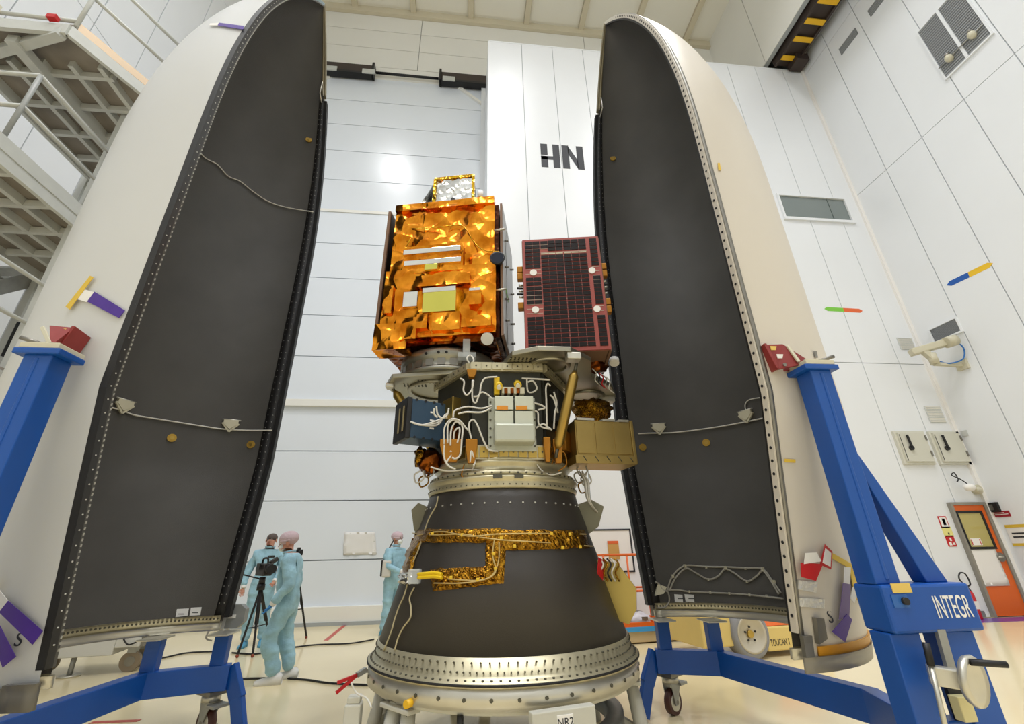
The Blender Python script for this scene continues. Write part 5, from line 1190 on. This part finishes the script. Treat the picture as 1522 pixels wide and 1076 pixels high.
def person(label, loc, rz, J, hands, head_yaw=0., capm=None, mask=False, boots=BOOTB, hair=True, tilt=0., bulk=1.08):
    P = thing('person', label, 'person', loc, rz)
    names = [n for n in J if not n.startswith('toe')]; idx = {n: i for i, n in enumerate(names)}
    E = [('pelvis', 'waist'), ('waist', 'chest'), ('chest', 'neck'), ('neck', 'jaw'), ('jaw', 'head')]
    for s_ in 'LR': E += [('pelvis', 'hip'+s_), ('hip'+s_, 'knee'+s_), ('knee'+s_, 'ankle'+s_), ('chest', 'sho'+s_), ('sho'+s_, 'elb'+s_), ('elb'+s_, 'wri'+s_)]
    rad = {'pelvis': (.165, .125), 'waist': (.16, .12), 'chest': (.175, .12), 'neck': (.06, .06), 'jaw': (.066, .075), 'head': (.078, .094)}
    for s_ in 'LR': rad.update({'hip'+s_: (.105, .11), 'knee'+s_: (.085, .085), 'ankle'+s_: (.07, .075), 'sho'+s_: (.085, .085), 'elb'+s_: (.066, .066), 'wri'+s_: (.045, .045)})
    me = skinmesh('body', [J[n] for n in names], [(idx[a], idx[b]) for a, b in E], [rad[n] if n in ('neck', 'jaw', 'head') else (rad[n][0]*bulk, rad[n][1]*bulk) for n in names], 3)
    for v in me.vertices:
        if v.co.z < J['neck'][2]-.03: v.co += v.normal*(.022*noise.noise(v.co*7+Vector((loc[0], 0, 0)))+.012*noise.noise(Vector((v.co.x*6, v.co.y*6, v.co.z*22))))
    me.materials.append(SUIT); me.materials.append(SKIN)
    nk = Vector(J['neck']).z+.015
    for p in me.polygons:
        p.use_smooth = True; c = p.center
        if c.z > nk and (c-Vector(J['head'])).length < .3: p.material_index = 1
    piece('body', me, P)
    hc = (Vector(J['head'])*.75+Vector(J['jaw'])*.25); M_ = Matrix.Translation(hc) @ Matrix.Rotation(head_yaw, 4, 'Z') @ Matrix.Rotation(tilt, 4, 'X')
    f = lambda mb, nm, m: (setattr(mb, 'v', [tuple(M_ @ Vector(v)) for v in mb.v]), mb.build(nm, m, P))[1]
    f(MB().add([(-.016, -.085, -.032), (.016, -.085, -.032), (0, -.128, -.03), (0, -.094, .02)], [(0, 1, 2), (1, 3, 2), (3, 0, 2), (0, 3, 1)], True), 'nose', SKIN)
    for sx_ in (-1, 1):
        f(MB().ball((sx_*.085, .01, -.01), (.013, .024, .034)), 'ear', SKIN); f(MB().ball((sx_*.033, -.086, .012), (.015, .014, .009)), 'eye', mat('eye_white', 'd9d5cf', .3)); f(MB().ball((sx_*.033, -.098, .012), (.007, .005, .007)), 'pupil', BLACK)
        f(MB().box((sx_*.033, -.092, .032), (.034, .022, .008)), 'eyebrow', HAIR)
    if mask: f(MB().ball((0, -.07, -.048), (.066, .048, .05)), 'face_mask', MASKM)
    else: f(MB().box((0, -.088, -.058), (.046, .03, .01)), 'mouth', mat('lips', '9c5a52', .5))
    if capm: f(MB().ball((0, .012, .055), (.108, .125, .095), 20, 12), 'bouffant_cap', capm); f(MB().lathe([(.1, -.012), (.108, -.006), (.108, .01), (.098, .014), (.1, -.012)], 24, c=(0, .0, .025)), 'cap_band', capm)
    elif hair: f(MB().ball((0, .036, .04), (.09, .086, .078), 18, 10), 'hair', HAIR)
    f(MB().lathe([(.07, -.13), (.082, -.115), (.085, -.095), (.07, -.09), (.07, -.13)], 20, c=(0, .012, -.01)), 'collar', SUIT)
    for s_ in 'LR':
        a = Vector(J['ankle'+s_]); d = Vector(J['toe'+s_])-a; d.z = 0; d = d.normalized(); z_ = J['toe'+s_][2]
        x_ = Vector((-d.y, d.x, 0)); mb = MB(); sec = []
        for t, w_, h_ in ((-.09, .04, .09), (-.06, .05, .12), (.02, .052, .12), (.1, .055, .075), (.17, .05, .06), (.21, .03, .045)):
            c = a+d*t; c.z = z_; sec.append([c+x_*(w_*cos(k*pi/5-0))+Vector((0, 0, h_*sin(k*pi/5))) for k in range(6)])
        vs = [p for s2_ in sec for p in s2_]; fs = [(i*6+k, i*6+(k+1) % 6, (i+1)*6+(k+1) % 6, (i+1)*6+k) for i in range(5) for k in range(6)]+[tuple(range(6)), tuple(range(30, 36))]
        mb.add(vs, fs, True).build('overshoe', boots, P)
    for s_ in 'LR':
        m, curl, bend = hands[s_]; w_ = Vector(J['wri'+s_]); d = w_-Vector(J['elb'+s_]); d.normalize()
        hand(P, w_+d*.02, d, m, curl, 1 if s_ == 'L' else -1, bend)
        MB().tube([w_-d*.01, w_+d*.035], [.042, .034], 12).build('cuff', PAPER, P)
    return P
def pose(**k):
    J = dict(pelvis=(0, 0, .93), waist=(0, .0, 1.1), chest=(0, .01, 1.33), neck=(0, .0, 1.5), jaw=(0, -.015, 1.585), head=(0, -.012, 1.685))
    for s_, n in ((1, 'L'), (-1, 'R')):
        J.update({'hip'+n: (s_*.1, 0, .86), 'knee'+n: (s_*.12, -.01, .48), 'ankle'+n: (s_*.13, .02, .08), 'toe'+n: (s_*.16, -.2, .0), 'sho'+n: (s_*.2, .01, 1.42), 'elb'+n: (s_*.27, .03, 1.14), 'wri'+n: (s_*.27, -.06, .9)})
    J.update(k); return J
pa = PZ(374, 961)
PA = person('person in light blue coverall with bare head standing behind the video camera', (pa.x, pa.y, 0), radians(14), pose(elbL=(.27, -.02, 1.14), wriL=(.2, -.22, 1.0), elbR=(-.29, .0, 1.14), wriR=(-.29, -.06, .92)),
            {'L': (SKIN, .4, (0, -1, -.3)), 'R': (SKIN, .3, (.3, -1, 0))}, radians(-12))
pb = PZ(400, 1014)
PB = person('person in light blue coverall, pink cap and blue glove walking in white boots', (pb.x+.05, pb.y, 0), radians(-82), pose(
    pelvis=(0, .02, .87), waist=(0, .0, 1.03), chest=(0, -.02, 1.24), neck=(0, -.06, 1.41), jaw=(0, -.1, 1.485), head=(0, -.1, 1.575), shoL=(.19, -.02, 1.34), shoR=(-.19, -.02, 1.34),
    hipL=(.1, .02, .8), hipR=(-.1, .02, .8), kneeL=(.11, -.12, .47), ankleL=(.11, .02, .08), toeL=(.11, -.2, 0), kneeR=(-.11, .02, .46), ankleR=(-.11, .16, .09), toeR=(-.11, -.05, .0),
    elbL=(.26, .06, 1.08), wriL=(.24, -.1, .87), elbR=(-.26, .05, 1.07), wriR=(-.24, -.08, .84)), {'L': (GLOVE, .4, (0, -1, 0)), 'R': (GLOVE, .4, (0, -1, 0))}, 0, CAPM, True, BOOTW, tilt=.18, bulk=1.15)
pc_ = PY(590, 830, 9.7)
PC = person('person in light blue coverall and mask standing beyond the black cone', (pc_.x-.03, 9.7, 0), radians(52), pose(elbL=(.24, -.08, 1.16), wriL=(.12, -.3, 1.08), elbR=(-.24, -.08, 1.16), wriR=(-.12, -.3, 1.08)), {'L': (SKIN, .5, (0, 0, -1)), 'R': (SKIN, .5, (0, 0, -1))}, radians(10), CAPM, True, BOOTB)
bgp = PY(577, 845, 9.55)
bag = thing('shoulder_bag', 'pale shoulder bag with dark strap carried beyond the cone', 'bag', (bgp.x-.02, 9.55, bgp.z-.16))
MB().box((0, 0, .16), (.16, .26, .3)).build('pouch', mat('bag_pale', 'cfcdc6', .6), bag, bevel=.03); MB().box((-.09, 0, .17), (.03, .24, .28)).build('flap', BLACK, bag, bevel=.012)
MB().tube(catmull([(-.06, -.08, .28), (-.02, -.02, .45), (.1, .1, .72), (.18, .2, .64), (.1, .16, .3)], 6), .014, 6).build('strap', BLACK, bag)

# ------------------------------------------------------------------ video cameras on tripods
def tripod(label, apex, feet):
    apex = Vector(apex); t = thing('tripod', label, 'tripod', (apex.x, apex.y, 0))
    for f in feet:
        f = Vector(f); n = (f-apex).cross(Vector((0, 0, 1))).normalized()*.022
        m_ = apex.lerp(f, .55)
        L = MB().bar(apex-Vector((0, 0, .02)), f+Vector((0, 0, .03)), .028, .02).build('leg', BLACK, t, True)
        for s_ in (-1, 1): MB().tube([apex+n*s_-Vector((0, 0, .03)), m_+n*s_], .009, 6).build('leg_tube', BLACK, L, True)
        MB().ball(f+Vector((0, 0, .025)), .025, 8, 6).build('foot', mat('foot_red', '8a3a22', .6), L, True)
        MB().bar(apex.lerp(f, .6), Vector((apex.x, apex.y, apex.z*.4)), .014, .014).build('spreader_arm', BLACK, t, True)
    MB().cyl(apex-Vector((0, 0, .05)), apex+Vector((0, 0, .04)), .06, n=14).build('bowl', BLACK, t, True)
    MB().cyl(apex+Vector((0, 0, .04)), apex+Vector((0, 0, .14)), .05, .045, 14).build('fluid_head', DARKBOX, t, True)
    MB().tube([apex+Vector((-.03, .02, .11)), apex+Vector((-.42, .06, .2))], .011, 7).build('pan_handle', BLACK, t, True)
    return t
ap = PY(388, 872, 8.25)
tripod('black tripod carrying the video camera before the bareheaded person', ap, [PZ(352, 978), PZ(402, 963), PZ(377, 992).lerp(PZ(372, 960), .4)])
cm_ = thing('video_camera', 'black video camera with viewfinder on the tripod', 'camera', tuple(ap+Vector((0, 0, .14))), radians(40))
MB().box((0, 0, .11), (.14, .36, .18)).build('body', DARKBOX, cm_, bevel=.015); MB().cyl((0, -.18, .12), (0, -.34, .12), .06, .07, 18).build('lens', BLACK, cm_); MB().tube(catmull([(0, -.12, .2), (0, -.08, .27), (0, .1, .27), (0, .14, .2)], 5), .016, 8).build('top_handle', BLACK, cm_)
MB().bar((.06, -.05, .2), (.17, -.02, .27), .06, .06).build('viewfinder', DARKBOX, cm_, bevel=.01); MB().box((-.1, -.02, .16), (.02, .13, .09)).build('screen', BLACK, cm_); MB().cyl((0, -.1, .3), (0, -.32, .3), .018, n=10).build('microphone', BLACK, cm_)
ap2 = PY(441, 838, 9.15)
tripod('slim black tripod standing behind the walking person', ap2, [PZ(455, 949), PZ(425, 966), PZ(430, 945)])
c2_ = thing('photo_camera', 'small black camera on the slim tripod behind the walking person', 'camera', tuple(ap2+Vector((0, 0, .14))), radians(40))
MB().box((0, 0, .05), (.14, .07, .1)).build('body', BLACK, c2_, bevel=.01); MB().cyl((0, -.03, .05), (0, -.13, .05), .035, n=14).build('lens', BLACK, c2_); MB().box((0, 0, .115), (.05, .06, .04)).build('prism', BLACK, c2_, bevel=.006)

# ------------------------------------------------------------------ guide post with grey box at the end of the left dolly
gp = PY(352, 915, 5.1)
g = thing('guide_post', 'thin metal guide post with grey octagonal box beside the blue dolly end', 'post', (gp.x-.06, 5.1, 0))
for dx_ in (-.05, .0): MB().box2(dx_-.012, dx_+.012, -.012, .012, 0, 1.15).build('rod', ALU, g)
MB().box2(-.12, .06, -.06, .06, 0, .02).build('foot_plate', ALUD, g)
MB().prism([(.01+x, -.05, gp.z+z) for x, z in ((-.04, -.1), (.09, -.1), (.14, -.05), (.14, .06), (.09, .1), (-.04, .1))], (0, .08, 0)).build('control_box', mat('box_octagon', '8f9291', .45), g)
MB().box((.04, -.053, gp.z), (.07, .004, .03)).build('label_plate', PAPER, g)
MB().tube(catmull([(-.03, -.03, gp.z+.05), (-.09, -.05, gp.z-.02), (-.16, -.04, gp.z-.16), (-.12, 0, gp.z-.2)], 5), .008, 6).build('cable', CABLEW, g)

# ------------------------------------------------------------------ boom lift behind the right fairing
wb_ = PZ(1112, 978)
L = thing('boom_lift', 'yellow and orange wheeled lift lettered TOUCAN behind the fairing dolly', 'lift', (wb_.x, wb_.y, 0), radians(9))
MB().box2(-.75, -.27, -.12, .8, .17, .55).build('front_chassis', TOUCY, L, bevel=.02); MB().box2(-.72, -.3, -.1, .75, .55, .58).build('top_cover', TOUCY, L, bevel=.01)
MB().box2(-.3, .3, .12, .8, .2, .5).build('chassis', DARKBOX, L)
MB().box2(.27, 1.3, -.1, .8, .07, .36).build('rear_chassis', TOUCY, L, bevel=.02)
MB().prism([(.25, -.08, .365), (1.25, -.08, .365), (1.25, .25, .72), (-.1, .25, .72)], (0, .5, 0)).build('engine_cover', ORANGE, L, bevel=.01)
tw = MB().lathe([(.2, -.11), (.27, -.11), (.3, -.08), (.3, .08), (.27, .11), (.2, .11), (.2, -.11)], 36); Mw_ = Matrix.Translation((0, -.06, .3)) @ Matrix.Rotation(pi/2, 4, 'X'); tw.v = [tuple(Mw_ @ Vector(v)) for v in tw.v]; ty = tw.build('tyre', mat('tyre_grey', '8f9095', .6), L)
rw = MB().lathe([(0, .06), (.06, .06), (.08, .075), (.17, .07), (.2, .11), (.23, .115), (.23, .0), (0, .0)], 36); rw.v = [tuple(Mw_ @ Vector(v)) for v in rw.v]; rim_ = rw.build('rim', mat('rim_cream', 'c6bfae', .45, .3), L)
MB().cyl((0, -.12, .3), (0, -.15, .3), .045, n=16).build('hub', ALODINE, rim_)
for k in range(5): a_ = 2*pi*k/5+.3; MB().cyl((.085*cos(a_), -.13, .3+.085*sin(a_)), (.085*cos(a_), -.145, .3+.085*sin(a_)), .014, n=8).build('wheel_nut', BLACK, rim_)
text('lettering', 'TOUCAN 1', .115, LETTER, L, (.33, -.103, .17), (pi/2, 0, 0), .001, .56, 'LEFT')
MB().box((-.62, -.125, .33), (.1, .02, .06)).build('latch', BLACK, L)
MB().bar((-.6, .5, .58), (-.6, .5, .85), .1, .1).build('mast', RED, L)
# basket of the lift with rails
bp = PZ(945, 955)
K = thing('work_basket', 'orange railed work basket with blue stripe on the floor behind the cone', 'basket', (bp.x+.25, bp.y+.2, 0), radians(6))
MB().prism([(-.75, -.3, .12), (-.55, -.3, .02), (.75, -.3, .02), (.75, -.3, .14), (-.75, -.3, .2)], (0, .7, 0)).build('tray', mat('tray_beige', 'c9b48c', .5), K, bevel=.01)
MB().box2(-.77, .77, -.33, -.29, .17, .24).build('blue_stripe', TARP, K); MB().box2(-.77, .77, -.33, -.29, .24, .3).build('toe_guard', ORANGE, K)
MB().box2(-.77, .77, .36, .4, .12, .3).build('toe_guard', ORANGE, K)
for x in (-.75, 0, .75):
    for y in (-.3, .38): MB().tube([(x, y, .28), (x, y, 1.3)], .018, 8).build('post', ORANGE, K)
for z in (.75, 1.3):
    MB().tube([(-.75, -.3, z), (.75, -.3, z), (.75, .38, z), (-.75, .38, z), (-.75, -.3, z)], .018, 8).build('rail', ORANGE, K)
MB().box2(-.4, .0, .0, .35, .2, .42).build('battery_box', ALUD, K, bevel=.01)
MB().box2(-.62, -.42, -.2, .3, .2, .4).build('control_console', REDTAG, K, bevel=.01)
sk = thing('plastic_sack', 'white plastic sack lying in the orange work basket', 'sack', (bp.x+.12, bp.y+.1, .2))
blob('sack', sk.location+Vector((0, 0, .1)), (.2, .15, .12), mat('sack_white', 'd9d9e2', .4), sk, 4, .2); MB().box((.06, -.15, .14), (.1, .02, .05)).build('print_patch', ALUD, sk)

# hatch outlined in black on the projecting wall, with paper notice
hx0, hx1, hz0, hz1 = PY(872, 786, YH).x, PY(944, 850, YH).x, PY(944, 850, YH).z, PY(905, 786, YH).z
ht_ = thing('wall_hatch', 'white wall hatch with black outline behind the cone', 'hatch', ((hx0+hx1)/2, YH, hz0))
MB().box2(hx0, hx1, YH-.012, YH-.001, hz0, hz1).build('leaf', PAPER, ht_, True)
for (a, b, c, d) in ((hx0, hx1, hz1-.03, hz1), (hx0, hx1, hz0, hz0+.03), (hx0, hx0+.03, hz0, hz1), (hx1-.03, hx1, hz0, hz1)): MB().box2(a, b, YH-.02, YH-.001, c, d).build('outline', LETTER, ht_, True)
n0, n1 = PY(902, 804, YH), PY(921, 831, YH)
nt_ = thing('paper_notice', 'tan paper notice with orange top edge on the white wall hatch', 'notice', ((n0.x+n1.x)/2, YH-.02, n1.z))
MB().box2(n0.x, n1.x, YH-.026, YH-.021, n1.z, n0.z).build('sheet', mat('paper_tan', 'c79a55', .6), nt_, True); MB().box2(n0.x, n1.x, YH-.03, YH-.026, n0.z-.05, n0.z).build('edge_band', ARORA, nt_, True)

# white cart behind the left dolly
wc = PZ(187, 1000)
K2 = thing('white_cart', 'white wheeled box cart behind the blue dolly without lettering', 'cart', (wc.x-.5, wc.y, 0), radians(9))
MB().box2(-.75, .3, -.15, .45, .22, .62).build('body', mat('cart_white', 'dcdcd8', .45), K2, bevel=.012); MB().box2(-.78, -.6, -.158, -.15, .22, .58).build('grey_panel', mat('cart_grey', '9a9a95', .5), K2)
MB().box2(.3, .58, -.14, .4, .3, .66).build('power_unit', mat('cart_white', 'dcdcd8'), K2, bevel=.012); MB().box2(.58, .62, -.1, .36, .3, .62).build('hinge_plate', ALUD, K2)
MB().tube(catmull([(.4, -.15, .6), (.38, -.17, .45), (.46, -.17, .34), (.55, -.16, .36)], 5), .01, 6).build('cable', CABLEB, K2)
for x, y in ((.48, .0), (.48, .3), (-.6, .3)):
    MB().cyl((x, y-.03, .12), (x, y+.03, .12), .12, n=24).build('tyre', mat('tyre_tan', '8d7f6c', .6), K2); MB().cyl((x, y-.036, .12), (x, y+.036, .12), .06, n=18).build('hub', ALUD, K2); MB().box((x, y, .27), (.1, .1, .1)).build('fork', GALV, K2)
MB().cyl((-.15, -.05, .02), (-.15, -.05, .22), .03, n=10).build('jack', GALV, K2); MB().cyl((-.15, -.05, 0), (-.15, -.05, .02), .12, n=20).build('jack_foot', ALU, K2)

# cables on the floor
for pts, lab in (([(345, 970), (375, 972), (400, 969), (430, 963), (470, 958), (520, 956), (556, 950)], 'black cable lying on the floor past both camera tripods'), ([(352, 1009), (385, 1008), (420, 1008), (455, 1010), (490, 1015), (548, 1018)], 'black cable lying on the floor across the walking boots'), ([(205, 982), (240, 978), (280, 970), (330, 968)], 'black cable on the floor from the white cart')):
    tag(MB().tube(catmull([PZ(x, y, .012) for x, y in pts], 6), .012, 6).build('floor_cable', CABLEB), lab, 'cable')
# small stand leaning by the payload stand
st = PZ(540, 1090); s_ = thing('support_trestle', 'white trestle leg beside the adapter stand below the red pliers', 'trestle', (PY(537, 1060, 3.55).x-.05, 3.55, 0))
MB().box2(-.05, .05, -.05, .05, 0, .52).build('upright', STEELP, s_, bevel=.01); MB().box2(-.12, .12, -.12, .12, 0, .03).build('foot', STEELP, s_, bevel=.006); MB().box2(-.04, .04, -.04, .04, .52, .56).build('cap', STEELP, s_, bevel=.008)
MB().tube(catmull([PY(522, 1015, 3.5), PY(530, 1030, 3.5), PY(545, 1038, 3.45), PY(552, 1052, 3.4)], 5), .006, 6).build('tether', CABLEW, hd, True)
